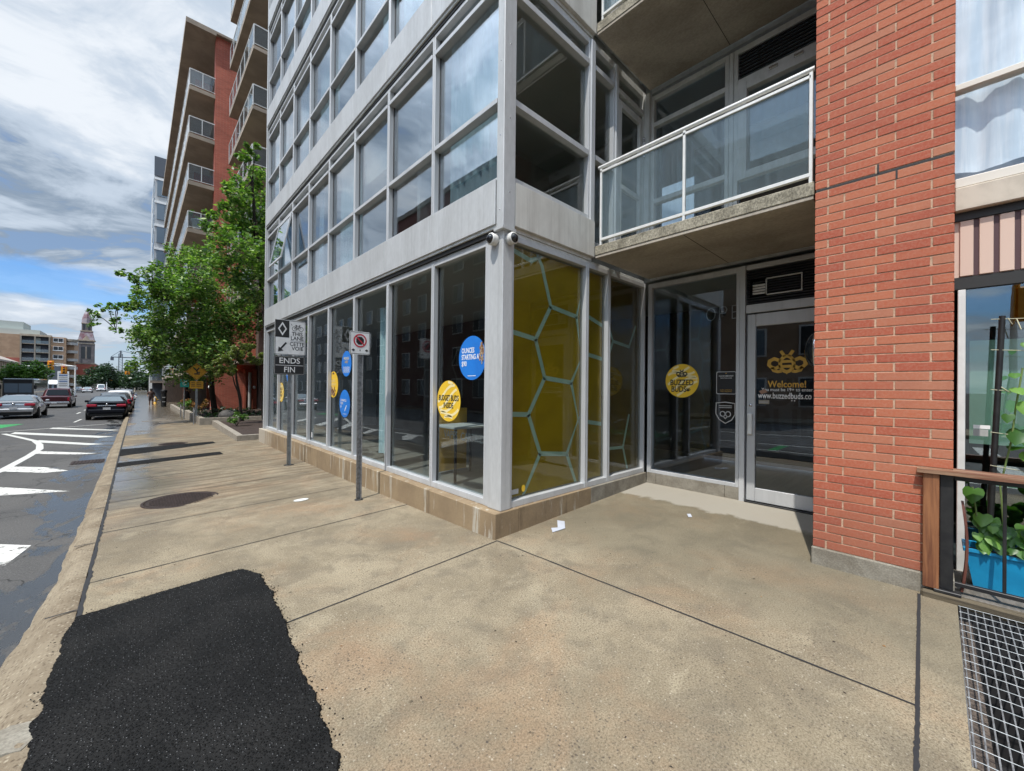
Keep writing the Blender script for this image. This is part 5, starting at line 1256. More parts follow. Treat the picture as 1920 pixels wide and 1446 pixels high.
for z in zs:
    for y in (34,40,46,52,58):
        MB().box(4.55,4.61,y-1.1,y+1.1,z+.3,z+2.5,'window_sky').build('window',A)
# penthouse railing above the roof
MB().box(4.7,6.2,31.6,31.64,24.06,25.1,'clear_rail_glass').build('glass_panel',A)
mb=MB(); mb.box(4.68,6.2,31.58,31.66,25.1,25.16,'white_frame')
for x in (4.7,5.4,6.1): mb.box(x-.03,x+.03,31.59,31.65,24.05,25.1,'white_frame')
mb.build('roof_railing',A)
# ground floor: brick piers and brown boards
mb=MB()
for y in (40,62,84): mb.box(4.15,4.6,y,y+.45,-.9,4.,'brick_far')
mb.build('brick_piers',A)
t=thing('board_fence','brown vertical board fence between red brick piers at street level','fence',(4.,40,-.5))
mb=MB(); y=32.8
while y<64: mb.box(4.35+random.uniform(0,.02),4.4,y,y+.26,-.9,2.0,'siding',.004); y+=.28
mb.build('boards',t)
wl=thing('garden_wall','red brick garden wall with a pale downpipe behind the small tree','wall',(3.9,31,-.1))
mb=MB(); mb.box(3.42,5.15,31.1,31.5,-.3,2.35,'brick_far'); mb.box(5.15,5.25,31.0,31.5,-.3,2.6,'brick_red'); mb.box(5.62,5.85,31.0,31.5,-.3,2.6,'brick_far'); mb.build('brickwork',wl)
mb=MB(); mb.tube([(5.44,30.9,-.2),(5.44,30.9,2.4)],.09,'sign_grey',10); mb.build('downpipe',wl)
for x in (3.35,5.7):
    t=thing('wall_lamp','round white wall lamp '+('on the left edge' if x<4 else 'on the right edge')+' of the brick garden wall','lamp',(x,30.95,1.4),'wall lamps on the brick garden wall')
    mb=MB(); mb.lathe((x,30.95,1.3),[(.0001,0),(.08,.04),(.10,.12),(.08,.2),(.0001,.24)],'paint_white',12); mb.build('globe',t); MB().box(x-.02,x+.02,30.98,31.1,1.38,1.44,'dark_metal').build('bracket',t)
# potted tree on a balcony
t=thing('potted_plant','white tub with a pale green plant on the lowest visible far balcony','potted plant',(2.75,32.05,11.26))
mb=MB(); mb.lathe((2.72,32.06,11.27),[(.0001,0),(.22,0),(.30,.6),(.33,.62),(.33,.68),(.28,.68),(.27,.6),(.0001,.58)],'paint_white',18); mb.build('pot',t); leaves('foliage',[(2.72,32.06,12.2,.42)],150,.05,'leaf_bright',t)
# glass tower behind
G=thing('glass_tower','narrow pale glass tower rising behind the far balconies','building',(3,70,-.7))
mb=MB(); mb.box(1.55,12,70.05,90,-1,31.2,'aluminium_panel'); mb.build('core',G)
MB().box(2.5,6,63,69.8,-1,3.9,'siding').build('street_base',G); MB().box(1.52,6,69.85,70.045,-1,9.5,'slate').build('lower_front',G)
mb=MB(); mb.box(1.45,12,69.9,70.04,28.8,31.3,'slate'); mb.build('top_band',G)
for k in range(9):
    z=28.6-k*3.05
    if k<6:
        MB().box(1.75,2.5,69.96,70.045,z-2.4,z-.3,'window_sky').build('window',G); MB().box(2.56,3.4,69.96,70.045,z-2.4,z-.3,'window_sky').build('window',G)
        MB().box(1.5,12,69.93,70.044,z-.3+.001,z-.02,'paint_white').build('floor_band',G)
    else:
        MB().box(1.3,3.4,68.9,70.04,z-2.5,z-2.2,'soffit_far').build('balcony_slab',G); MB().box(1.3,3.4,68.88,68.92,z-2.19,z-1.2,'clear_rail_glass').build('glass_panel',G)
for k in range(26):
    MB().box(1.5,1.548,70.5+k%2*5,74.5+k%2*5,29-(k//2)*2.2,30.4-(k//2)*2.2,'window_sky').build('side_window',G)

# ---------------- far side of the street -----------------
def far_window(parent,x0,x1,y,z0,z1,fr='paint_white',axis='x'):
    mb=MB(); 
    if axis=='x':
        mb.box(x0,x1,y-.12,y-.02,z0,z1,fr); c=(x0+x1)/2
        for a,b in ((x0+.12,c-.06),(c+.06,x1-.12)): mb.box(a,b,y-.14,y-.121,z0+.15,z1-.1,'window_dark')
        mb.box(x0-.05,x1+.05,y-.2,y-.141,z0-.12,z0,fr)
    else:
        mb.box(y,y+.10,x0,x1,z0,z1,fr); c=(x0+x1)/2
        for a,b in ((x0+.12,c-.06),(c+.06,x1-.12)): mb.box(y+.101,y+.12,a,b,z0+.15,z1-.1,'window_dark')
    return mb.build('window',parent)
T=thing('brown_apartments','brown brick apartment block with recessed balconies behind the signals','building',(-27,220,-1))
mb=MB(); mb.box(-60,-29.6,220,240,-1,18.4,'apartment_brown'); mb.box(-22.7,-19,220,240,-1,18.2,'apartment_brown'); mb.box(-29.5,-22.8,221.5,240,-1,18,'slate'); mb.box(-60,-29.59,219.9,219.99,5,10.2,'apartment_red'); mb.build('wall',T)
mb=MB(); mb.box(-60,-25.5,222,238,18.4,20.4,'pale_panel'); mb.box(-60,-29.6,224,238,20.41,23.2,'pale_panel'); mb.box(-29.8,-22.5,219.6,222,18.01,18.7,'heritage_stone'); mb.build('penthouse',T)
for k in range(6):
    z=.2+k*3.05
    for x in (-37.9,-46): far_window(T,x,x+3.4,220,z+.9,z+2.5)
    far_window(T,-22.1,-19.6,220,z+.9,z+2.4)
    MB().box(-29.5,-22.8,219.4,221.5,z-.25,z-.01,'stone_pale').build('balcony_slab',T); MB().box(-29.5,-22.8,219.4,219.46,z,z+1.05,'clear_rail_glass').build('glass_panel',T)
    MB().box(-26.6,-25.2,221.3,221.5,z+.1,z+2.2,'pale_panel').build('balcony_door',T)
mb=MB()
for x in (-29.5,-26.3,-22.9): mb.box(x-.18,x+.18,219.3,219.6,-1,18,'stone_pale')
mb.build('balcony_posts',T)
mb=MB(); mb.box(-18.99,-17.2,224,240,-1,17.6,'apartment_brown'); mb.tube([(-18.,223.5,17.),(-18,223.5,17.9)],1.9,'stone_pale',16)
for k in range(6): mb.tube([(-18,223.5,.5+k*3.05),(-18,223.5,1.5+k*3.05)],1.8,'sign_grey',16)
mb.build('corner_bays',T)
# church tower
C=thing('church_tower','domed grey stone church tower with a pointed red and grey roof','church',(-25.2,403,-1))
def sq(mb,h0,z0,h1,z1,m,c=(-25.2,403.6)):
    vs=[(c[0]+a*h,c[1]+b*h,z) for h,z in ((h0,z0),(h1,z1)) for a,b in ((-1,-1),(1,-1),(1,1),(-1,1))]
    mb.add(vs,[(0,1,5,4),(1,2,6,5),(2,3,7,6),(3,0,4,7),(3,2,1,0),(4,5,6,7)],m)
mb=MB(); sq(mb,3.6,-1,3.5,28.2,'tower_stone'); 
for a in (-1,1):
    for b in (-1,1): sq(mb,.7,-1,.65,28.3,'tower_stone',(-25.2+a*3.1,403.6+b*3.1))
mb.build('shaft',C)
mb=MB(); sq(mb,3.9,28.3,3.9,28.9,'heritage_stone'); sq(mb,3.6,28.91,3.6,30.4,'tower_stone'); sq(mb,4.2,30.41,4.2,31.1,'heritage_stone'); mb.build('cornice',C)
mb=MB(); sq(mb,3.9,31.11,2.75,36.9,'tower_roof'); mb.build('mansard_roof',C)
mb=MB(); 
for a in (-1,1): sq(mb,.9,31.12,.2,34.3,'tower_roof_red',(-25.2+a*2.7,400.6))
mb.add([(-27,399.6,31.1),(-23.4,399.6,31.1),(-25.2,399.6,34.2),(-25.2,401,34.2)],[(0,1,2),(0,2,3),(1,3,2)],'heritage_stone'); mb.build('gables',C)
mb=MB(); sq(mb,3.,36.91,3.,37.6,'heritage_stone'); sq(mb,2.35,37.61,2.35,42.4,'tower_stone'); sq(mb,2.6,42.41,2.6,42.9,'heritage_stone'); mb.build('lantern',C)
mb=MB()
for x in (-26.4,-24.0): mb.box(x-.45,x+.45,401.15,401.24,38,41.8,'window_dark')
for x in (-26.6,-23.8): mb.box(x-.85,x+.85,399.95,400.0,18.5,26.3,'window_dark')
mb.box(-25.35,-25.05,399.9,400.,18,26.6,'heritage_stone'); mb.build('openings',C)
mb=MB(); mb.lathe((-25.2,403.6,42.9),[(2.5,0),(2.45,2),(2.15,4.2),(1.6,6.2),(.8,8.),(.25,9.2),(.12,10.6),(.0001,11.2)],'tower_roof',8,smooth=False); mb.build('dome',C)
# heritage stone building on the far left
HB=thing('stone_building','old beige stone building with tall ribs and arches at the far left','building',(-20,112,-.8))
mb=MB(); mb.box(-30,-17.2,103,122.6,-1,5.3,'heritage_stone'); mb.build('wall',HB)
mb=MB(); mb.add([(-16.7,102,5.5),(-16.7,123.2,5.5),(-22,118,8.2),(-22,107,8.2),(-30,118,8.2),(-30,107,8.2),(-16.7,102,5.2),(-16.7,123.2,5.2),(-30,123.2,5.2),(-30,102,5.2)],[(0,1,2,3),(2,4,5,3),(0,6,7,1),(6,7,8,9),(1,7,8,4,2)],'roof_pale'); mb.build('roof',HB)
mb=MB(); y=103.1
while y<122.5: mb.box(-17.19,-16.95,y,y+.45,1.5,5.25,'heritage_stone'); y+=1.35
mb.box(-17.19,-16.85,103,122.6,1.2,1.49,'heritage_stone'); y=104
while y<121: mb.box(-17.19,-16.9,y,y+.8,-1,1.19,'heritage_stone'); mb.box(-17.195,-17.15,y+.81,y+3.2,-.9,.9,'window_dark'); y+=3.25
mb.build('ribs_and_arches',HB)
# shops and boxes
t=thing('dark_office','plain slate blue office block behind the traffic signals','building',(-15.5,150,-1))
mb=MB(); mb.box(-17.2,-13.7,150,160,1.2,5.6,'slate'); mb.box(-17,-13.9,150.2,160,-1,1.19,'interior_dark'); mb.build('wall',t); mb=MB()
for i in range(4): mb.box(-16.8+i*.8,-16.4+i*.8,150.1,150.19,-.6,1,'window_sky')
mb.build('window',t)
t=thing('corner_shop','red brick corner shop building in front of the church tower','building',(-14,230,-1))
mb=MB(); mb.box(-17.4,-12,230,250,2.8,9.,'apartment_red'); mb.box(-17.5,-11.9,229.9,250,9.01,9.4,'stone_pale'); mb.box(-17.3,-12.1,230.1,250,-1,2.79,'stone_pale'); mb.build('wall',t)
far_window(t,-14.6,-13.2,230,5.2,7.2,'stone_pale')
t=thing('pylon_sign','tall white pylon sign with rows of small lines','sign',(-11.2,125,-1))
MB().box(-11.9,-10.3,125,125.4,.4,4.0,'paint_white').build('panel',t)
mb=MB()
for i in range(7): mb.box(-11.7,-10.5,124.96,124.99,3.5-i*.42,3.66-i*.42,'flag_blue' if i%3==1 else 'sign_grey')
mb.build('lines',t); mb=MB(); mb.box(-11.8,-11.5,125.05,125.3,-1,.39,'sign_grey'); mb.box(-10.7,-10.4,125.05,125.3,-1,.39,'sign_grey'); mb.build('legs',t)
t=thing('street_awning','white shop awning low beside the brown apartments','awning',(-13.6,140,1))
mb=MB(); mb.add([(-15.2,138,1.35),(-12.6,138,1.35),(-12.8,139.5,2.2),(-15,139.5,2.2),(-15.2,138,1.15),(-12.6,138,1.15)],[(0,1,2,3),(0,4,5,1)],'paint_white'); mb.build('canopy',t)
# row across the street, seen only as reflections in the shop glass
for (y0,y1,h,m,lab) in ((-70,-22,14,'brick_opposite','brick block across the street, farthest back, seen in the glass'),(2.5,12,16,'apartment_brown','brown block across the street seen in the door glass'),(47,100,17.,'slate','grey block across the street mirrored in the farther shop windows'),(13,46,21.5,'brick_opposite','tall dark red brick block across the street mirrored in the shop windows')):
    t=thing('opposite_block',lab,'building',(-17.2,(y0+y1)/2,-.6))
    mb=MB(); mb.box(-30,-17.2,y0,y1,-.7,h,m); mb.box(-30.2,-17.,y0-.1,y1+.1,h+.001,h+.5,'stone_pale'); mb.build('wall',t)
    pr=None; k=0; z=1.0
    me=None; y=y0+1.5; cols=[]
    while y<y1-2: cols.append(y); y+=3.4
    for r_ in range(int((h-2)/3.1)):
        for y in cols:
            zz=.6+r_*3.1
            if me is None:
                q=MB(); q.box(-17.19,-17.08,y,y+1.7,zz,zz+1.8,'paint_white'); q.box(-17.081,-17.05,y+.1,y+.8,zz+.1,zz+1.7,'window_sky'); q.box(-17.081,-17.05,y+.9,y+1.6,zz+.1,zz+1.7,'window_dark')
                o=q.build('window',t); me=o; by,bz=y,zz
            elif k<98:
                o=me.copy(); COL.objects.link(o); o.location=Vector(me.location)+Vector((0,y-by,zz-bz)); k+=1
# traffic signals
def signal(x,y,z,pole,label,armx=None,ph=None,back=False):
    t=thing('traffic_signal',label,'traffic signal',(pole if pole else x,y,road(y)),'yellow traffic signals over the street'); zb=road(y)
    if pole is not None:
        mb=MB(); mb.tube([(pole,y,zb),(pole,y,ph or z+.6)],[.13,.09],'paint_white',8); mb.build('pole',t)
        mb=MB(); n=8; a=armx if armx is not None else x
        mb.tube([(pole+(a-pole)*i/n,y,(ph or z+.6)+.35*math.sin(math.pi*.5*i/n)) for i in range(n+1)],[.1-.006*i for i in range(n+1)],'paint_white',8); mb.build('arm',t)
    mb=MB(); mb.box(x-.26,x+.26,y-.25,y+.1,z-.68,z+.68,'signal_yellow',.08); mb.box(x-.40,x+.40,y+.1,y+.14,z-.82,z+.82,'signal_yellow',.05); h=mb.build('head',t)
    for i,m in enumerate(('signal_red','ink_black','ink_black')):
        mb=MB(); mb.lathe((x,y-.26,z+.46-.46*i),[(.0001,-.05),(.1,-.03),(.15,0)],m,12,'y'); mb.build('lens',h)
signal(-11.1,108,4.7,-15.4,'left traffic signal on the long curved white arm before the brown apartments',-8.0,4.3)
signal(-9.6,109,4.0,-8.2,'traffic signal just right of the long arm, on its own straight arm',-11,4.6)
signal(-1.36,118,4.3,None,'orange traffic signal hanging beside the tree leaves over the street')
signal(-8.6,200,3.6,-9.6,'far small traffic signal left of a far pair',-7.4,4.4); signal(-6.9,210,3.4,-7.9,'far small traffic signal right of a far pair',-6.3,4.2)
signal(-1.2,210,3.2,.4,'far small traffic signal low beside the tree leaves',-2,4)
signal(-15.4,-2.2,5.1,-16.6,'traffic signal at the side street mirrored in the striped shop glass',-14.8,5.6)
t=thing('light_pole','slim white light pole standing before the traffic signals','pole',(-11.,104,-1)); mb=MB(); mb.tube([(-11.,104,-1),(-11.,104,4.1)],.11,'paint_white',8); mb.build('shaft',t)
# tower crane
t=thing('tower_crane','distant construction crane above the tree tops','crane',(-7.2,350,-1))
mb=MB()
for a in (-1,1):
    for b in (-1,1): mb.box(-7.2+a*.8-.18,-7.2+a*.8+.18,350+b*.8-.18,350+b*.8+.18,-1,20,'slate')
for i in range(20): mb.tube([(-8,349.2,1+i),(-6.4,349.2,2+i)],.1,'slate',4)
mb.build('mast',t)
mb=MB(); mb.box(-11.5,12,349.7,350.3,17.6,18.1,'slate'); mb.tube([(-7.2,350,22),(-11.5,350,18)],.12,'slate',4); mb.tube([(-7.2,350,22),(8,350,18)],.12,'slate',4); mb.box(-11.7,-10.2,349.5,350.5,15.8,17.6,'slate'); mb.tube([(-7.2,350,18),(-7.2,350,22)],.4,'slate',6); mb.build('jib',t)
# shop banners and signs past the balcony building
for x,y,m,z0,z1,lab in ((2.4,96,'flag_blue',-.4,3.2,'tall blue banner beyond the parked cars'),(2.6,92,'paint_white',-.5,3.3,'white and red upright banner beyond the parked cars'),(3.0,84,'pale_panel',-.5,3.6,'pale green tinted street sign board by the pavement')):
    t=thing('banner',lab,'banner',(x,y,-1)); MB().box(x,x+.9,y,y+.1,z0+.6,z1,m).build('cloth',t); MB().box(x+.1,x+.5,y-.03,y-.001,z1-1.3,z1-.5,'flag_red' if m=='paint_white' else 'teal_sign').build('emblem',t); mb=MB(); mb.tube([(x-.05,y,-1),(x-.05,y,z1+.1)],.05,'sign_grey',6); mb.build('pole',t)

# ---------------- trees -----------------
def limb(mb,a,b,r0,r1,m='bark',wob=.06):
    a=Vector(a);b=Vector(b);L=(b-a).length;P=[];n=6
    for i in range(n+1):
        t=i/n; p=a.lerp(b,t); p.z+=math.sin(t*math.pi)*.08*L; p+=Vector((random.uniform(-1,1),random.uniform(-1,1),0))*wob*L*.25*math.sin(t*math.pi); P.append(p)
    mb.tube(P,[r0+(r1-r0)*i/n for i in range(n+1)],m,7)
def tree(label,trunk,clumps,dens,size,m,r0=.13,group=None,name='street_tree',every=1,droop=0.,cat='tree',grow=1.):
    t=thing(name,label,cat,trunk[0],group); mb=MB(); n=len(trunk)
    mb.tube(trunk,[r0*(1-.6*i/(n-1)) for i in range(n)],'bark',9)
    nodes=[tuple(p) for p in trunk[1:]]
    for i,c in enumerate(sorted(clumps,key=lambda c:min((Vector(p)-Vector(c[:3])).length for p in trunk[1:]))):
        if i%every==0:
            b=min(nodes,key=lambda p:(Vector(p)-Vector(c[:3])).length+(.6 if p in nodes[len(trunk)-1:] else 0)); limb(mb,b,c[:3],max(.012,r0*.10+c[3]*.03),.010); nodes.append(tuple(c[:3]))
    mb.build('trunk',t); leaves('crown',[(a,b,c,r*grow) for a,b,c,r in clumps],dens,size,m,t,droop=droop); return t
CA=[(3.43,18.87,11.0,.39),(3.38,19.61,10.29,.62),(2.96,19.19,9.12,.68),(2.69,19.75,8.35,.69),(3.44,19.8,8.36,.85),(2.16,18.46,7.6,.4),(2.85,18.33,6.74,.86),(3.84,20.31,7.23,.7),(2.52,18.92,5.97,.66),(3.31,18.86,5.48,.75),(3.88,20.69,9.94,.59),(3.07,19.43,10.76,.26),(2.19,20.31,8.48,.26),(4.1,19.3,6.2,.7),(4.2,19.9,8.6,.6)]
CB=[(-1.29,24.92,4.56,.21),(-1.45,25.45,4.25,.16),(-.93,23.88,4.75,.22),(-.65,25.43,5.07,.29),(-.76,26.18,4.54,.22),(-.67,25.07,3.95,.19),(-.31,25.77,5.24,.35),(.08,25.55,5.57,.4),(.47,23.6,5.68,.47),(-.33,25.83,6.67,.25),(.04,25.29,6.51,.3),(-.56,24.36,6.4,.16),(.46,23.5,6.36,.42),(.16,26.17,3.89,.46),(.51,24.91,4.06,.69),(1.0,25.7,4.7,.91),(.84,26.21,3.17,.84),(.26,25.69,2.59,.5),(1.46,26.35,2.41,.75),(1.75,24.66,3.65,1.07),(2.7,25.96,3.83,1.05),(2.78,24.82,4.82,1.07),(3.41,26.39,6.23,1.01),(2.3,26.21,2.44,.83),(2.88,23.71,3.16,.72),(1.28,23.84,5.99,.85),(2.07,24.09,6.68,.89),(1.72,26.49,8.31,.6),(2.32,24.8,8.18,.66),(1.16,25.41,7.27,.57),(.94,24.36,5.52,.86),(3.48,25.02,4.38,.88),(4.21,24.63,5.25,.78),(4.54,24.52,6.13,.7)]
CC=[(2.62,20.09,2.5,.35),(2.31,20.08,2.31,.26),(3.03,20.4,2.8,.36),(3.47,20.18,3.0,.36),(3.95,20.43,2.86,.31),(2.85,20.36,2.29,.29),(3.73,20.49,2.66,.28),(2.43,20.17,2.1,.22),(3.1,19.66,3.16,.2)]
tree('tall leafy street tree climbing past the near balconies against the glass building',[(4.2,19.6,-.1),(4.15,19.6,2.5),(3.9,19.6,5.),(3.6,19.5,7.5),(3.4,19.4,10.)],CA,115,.08,'leaf_street',.12,grow=1.12)
tree('big spreading street tree with drooping branches reaching over the parked cars',[(3.2,27.3,-.1),(3.02,27.1,1.2),(2.9,26.6,2.8),(2.5,26.,4.4),(2.2,25.5,6.5)],CB,112,.08,'leaf_street',.15,every=1,droop=.06,grow=1.22)
tree('small ornamental tree with a flat crown and bare dark stems in the planter',[(3.5,21.7,-.05),(3.42,21.5,1.),(3.2,21.,1.8),(3.1,20.6,2.4)],CC,900,.042,'leaf_small',.075,grow=1.15)
mbx=MB(); limb(mbx,(3.6,21.8,-.05),(2.9,20.4,2.2),.05,.015); limb(mbx,(4.4,21.9,-.05),(3.9,20.5,2.6),.045,.015)
ob=[o for o in S.objects if o.type=='EMPTY' and o.get('label','').startswith('small ornamental')][0]; mbx.build('stem',ob)
def clump(c,r,n,rr,flat=.8):
    out=[]
    for i in range(n):
        d=Vector((random.gauss(0,1),random.gauss(0,1),random.gauss(0,1))).normalized()*r*random.uniform(.3,1)
        out.append((c[0]+d.x,c[1]+d.y,c[2]+d.z*flat,rr*random.uniform(.7,1.3)))
    return out
tree('sunlit round green tree by the old stone building',[(-12.9,100,-.9),(-12.9,100,1),(-12.9,100,3)],clump((-12.9,100,3.2),2.,16,1.1),26,.2,'leaf_bright',.2,'trees farther down the street',every=4)
tree('dark tree behind the roof of the old stone building',[(-27,150,-1),(-27,150,4)],clump((-27,150,6),3.4,14,1.9),8,.34,'leaf_far',.3,'trees farther down the street',every=4)
tree('round dark tree before the corner shop',[(-12.2,190,-1),(-12.2,190,2)],clump((-12.3,190,1.8),2.,10,1.4),10,.3,'leaf_far',.25,'trees farther down the street',every=4)
for (x,y,z,r,lab) in ((-8.2,185,4.2,3.6,'tall dark tree right of the church tower'),(-6,215,2.6,3.8,'dark tree in the middle of the far street end'),(-3.2,230,3.6,4.,'dark tree under the far crane'),(.2,200,2.8,4,'dark tree behind the low traffic signal'),(2.5,150,2.2,2.6,'dark tree beyond the banners')):
    tree(lab,[(x,y,-1),(x,y,z)],clump((x,y,z),r,20,r*.45),5.2,.36,'leaf_far',.3,'trees farther down the street',every=5)
mb=MB()
o=leaves('distant_wood',[(x,330+random.uniform(-20,40),2.0+random.uniform(-1,2.),5.5) for x in range(-60,60,7)],1.3,.9,'leaf_far',None); props(o,'distant belt of dark trees closing the end of the street','wood',kind='stuff')
# ---------------- vehicles -----------------
def loft(mb,secs,m,close=True):
    n=len(secs[0]); vs=[p for s_ in secs for p in s_]
    fs=[(i*n+k,i*n+k+1,(i+1)*n+k+1,(i+1)*n+k) for i in range(len(secs)-1) for k in range(n-1)]
    if close: fs+=[tuple(range(n)),tuple(range((len(secs)-1)*n,len(secs)*n))[::-1]]
    return mb.add(vs,fs,m,True)
def car(name,label,cat,loc,paint,L=4.6,W=1.8,H=1.45,kind='sedan',group=None,lamps=True,head=False):
    X,Yr,Zr=loc; t=thing(name,label,cat,(X,Yr,Zr),group)
    w=W/2
    # (y along, belt height, roof height or None, half width factor)
    if kind=='sedan': st=[(0,.80,None,.80),(.012,.95,None,.88),(.035,1.04,None,.93),(.08,1.07,None,.965),(.13,1.06,None,.985),(.27,1.0,H-.05,1.),(.36,.98,H-.01,1.),(.47,.97,H,1.),(.58,.95,H-.05,1.),(.74,.92,None,1.),(.90,.80,None,.97),(.98,.68,None,.88),(1,.5,None,.8)]
    elif kind=='suv': st=[(0,.98,None,.88),(.02,1.06,None,.94),(.07,1.08,H-.14,.97),(.2,1.06,H,.99),(.45,1.04,H,1.),(.6,1.02,H-.06,1.),(.73,1.0,None,1.),(.9,.95,None,.98),(.98,.82,None,.9),(1,.6,None,.84)]
    elif kind=='pickup': st=[(0,1.05,None,.95),(.005,1.10,None,.98),(.36,1.10,None,1.),(.37,1.12,None,1.),(.40,1.12,H-.02,1.),(.55,1.12,H,1.),(.64,1.1,H-.05,1.),(.75,1.12,None,1.),(.92,1.05,None,.98),(.99,.9,None,.93),(1,.6,None,.9)]
    def sec(f,b,rf,k):
        y=Yr+f*L; ww=w*k; zl=.28 if f>.01 else .36
        zz=lambda z:Zr+z
        if rf: half=[(ww*.92,zl),(ww*.99,zl+.16),(ww,.62),(ww*.965,b),(ww*.77,rf-.11),(ww*.62,rf-.02),(0,rf+.015)]
        else: half=[(ww*.92,zl),(ww*.99,zl+.16),(ww,.62),(ww*.95,b-.05),(ww*.84,b),(ww*.5,b+.02),(0,b+.025)]
        if not rf and b<.7: half=[(ww*.92,zl),(ww*.99,zl+.05),(ww,(zl+b)/2),(ww*.95,b-.03),(ww*.84,b),(ww*.5,b+.02),(0,b+.025)]
        return [(X-a,y,zz(z)) for a,z in half]+[(X+a,y,zz(z)) for a,z in half[-2::-1]]
    mb=MB(); S_=[sec(*s_) for s_ in st]; loft(mb,S_,paint); mb.add([S_[0][0],S_[0][-1],S_[-1][-1],S_[-1][0]],[(0,1,2,3)],'rubber'); mb.build('body',t)
    ri=[i for i,s_ in enumerate(st) if s_[2]]; a,b=ri[0],ri[-1]
    # screens and side glass sit a centimetre proud of the skin
    def quad(p1,p2,p3,p4,inset,off,m,nm):
        c=(Vector(p1)+Vector(p2)+Vector(p3)+Vector(p4))/4; n_=(Vector(p2)-Vector(p1)).cross(Vector(p4)-Vector(p1)).normalized()
        if n_.dot(c-Vector((X,Yr+L*.45,Zr+.8)))<0: n_=-n_
        q=[Vector(p).lerp(c,inset)+n_*off for p in (p1,p2,p3,p4)]; q2=[p-n_*.012 for p in q]
        mb=MB(); mb.add(q+q2,[(0,1,2,3),(4,7,6,5)]+[(i,(i+1)%4,4+(i+1)%4,4+i) for i in range(4)],m); return mb.build(nm,t)
    def pt(i,k,side=0): return S_[i][k] if side==0 else S_[i][len(S_[i])-1-k]
    if kind!='pickup': quad(pt(a-1,4,0),pt(a-1,4,1),pt(a,5,1),pt(a,5,0),.06,.05,'rear_glass_sky_tint','rear_screen')
    else: quad((X-w*.8,Yr+L*.37,Zr+1.16),(X+w*.8,Yr+L*.37,Zr+1.16),(X+w*.66,Yr+L*.395,Zr+H-.12),(X-w*.66,Yr+L*.395,Zr+H-.12),.05,.03,'car_glass','rear_screen')
    quad(pt(b+1,4,0),pt(b+1,4,1),pt(b,5,1),pt(b,5,0),.06,.05,'car_glass','windscreen')
    for sd in (0,1):
        for i in ri[:-1]: quad(pt(i,3,sd),pt(i+1,3,sd),pt(i+1,4,sd),pt(i,4,sd),.07,.02,'car_glass','side_window')
    rr=.34 if kind!='pickup' else .40
    for fy in (.18,.81):
        for sx in (-1,1):
            cx=X+sx*(w-.12); cy=Yr+fy*L; cz=Zr+rr
            mb=MB(); mb.lathe((cx,cy,cz),[(rr-.02,-.11),(rr,-.09),(rr,.09),(rr-.02,.125*1),(rr-.12,.128)] if sx>0 else [(rr-.12,-.128),(rr-.02,-.125),(rr,-.09),(rr,.09),(rr-.02,.11)],'rubber',20,'x'); wh=mb.build('wheel',t)
            mb=MB(); mb.lathe((cx,cy,cz),[(rr-.11,.13*sx),(rr-.14,.10*sx),(.05,.12*sx),(.0001,.125*sx)],'chrome',14,'x'); mb.build('rim',wh)
            mb=MB(); mb.lathe((X+sx*(w-.02),cy,cz),[(rr+.05,-.005*sx),(rr+.05,.022*sx),(.0001,.022*sx)],'rubber',20,'x'); mb.build('wheel_arch',t)
    if kind=='pickup':
        MB().box(X-w*.9,X+w*.9,Yr-.03,Yr-.005,Zr+.62,Zr+1.07,paint,.015).build('tailgate',t); MB().box(X-w*.95,X+w*.95,Yr-.14,Yr-.03,Zr+.42,Zr+.60,'chrome',.02).build('bumper',t)
        tl=[(w*.80,w*.97,.68,1.04)]
    else:
        MB().box(X-w*.90,X+w*.90,Yr-.06,Yr+.10,Zr+.40,Zr+.66,paint,.06).build('bumper',t); MB().box(X-w*.78,X+w*.78,Yr-.03,Yr+.10,Zr+.24,Zr+.41,'rubber',.03).build('rear_skirt',t)
        MB().box(X-w*.45,X+w*.45,Yr-.02,Yr+.03,Zr+.845,Zr+.875,'chrome',.008).build('trim_strip',t)
        tl=[(w*.46,w*.93,.80,.95)] if kind=='sedan' else [(w*.72,w*.93,.80,1.12)]
    for x0,x1,z0,z1 in tl:
        for sx in (-1,1):
            a_,b_=sorted((X+sx*x0,X+sx*x1)); MB().box(a_,b_,Yr-.035,Yr+(.20 if kind!='pickup' else .10),Zr+z0,Zr+z1,'tail_red',.03).build('tail_light',t)
    MB().box(X-.16,X+.16,Yr-.075 if kind!='pickup' else Yr-.15,Yr-.061 if kind!='pickup' else Yr-.141,Zr+(.62 if kind!='pickup' else .44),Zr+(.76 if kind!='pickup' else .58),'plate').build('number_plate',t) if True else None
    mb=MB()
    for sx in (-1,1): mb=MB(); mb.box(X+sx*(w+.02),X+sx*(w+.2),Yr+L*.64,Yr+L*.67,Zr+.98,Zr+1.12,paint,.03); mb.build('door_mirror',t)
    if kind=='sedan':
        MB().box(X-w*.86,X+w*.86,Yr-.005,Yr+.12,Zr+1.035,Zr+1.055,paint,.01).build('boot_lip',t)
        mb=MB(); mb.lathe((X,Yr-.01,Zr+.93),[(.0001,-.03),(.06,-.03),(.065,-.01)],'chrome',12,'y'); mb.build('badge',t)
    return t
PG='cars parked along the kerb'
car('parked_car','black sedan parked nearest by the kerb','car',(-1.27,34.3,road(34.3)),'car_black',4.6,1.82,1.42,'sedan',PG)
car('parked_car','dark grey hatchback parked just ahead of the black sedan','car',(-1.12,40.6,road(41)),'car_grey',4.4,1.86,1.62,'suv',PG)
car('parked_car','white crossover parked ahead of the dark grey car','car',(-1.05,48.5,road(48)),'car_white',4.5,1.9,1.72,'suv',PG)
car('parked_car','white sedan parked beyond the white crossover','car',(-1.05,56,road(56)),'car_white',4.5,1.8,1.45,'sedan',PG)
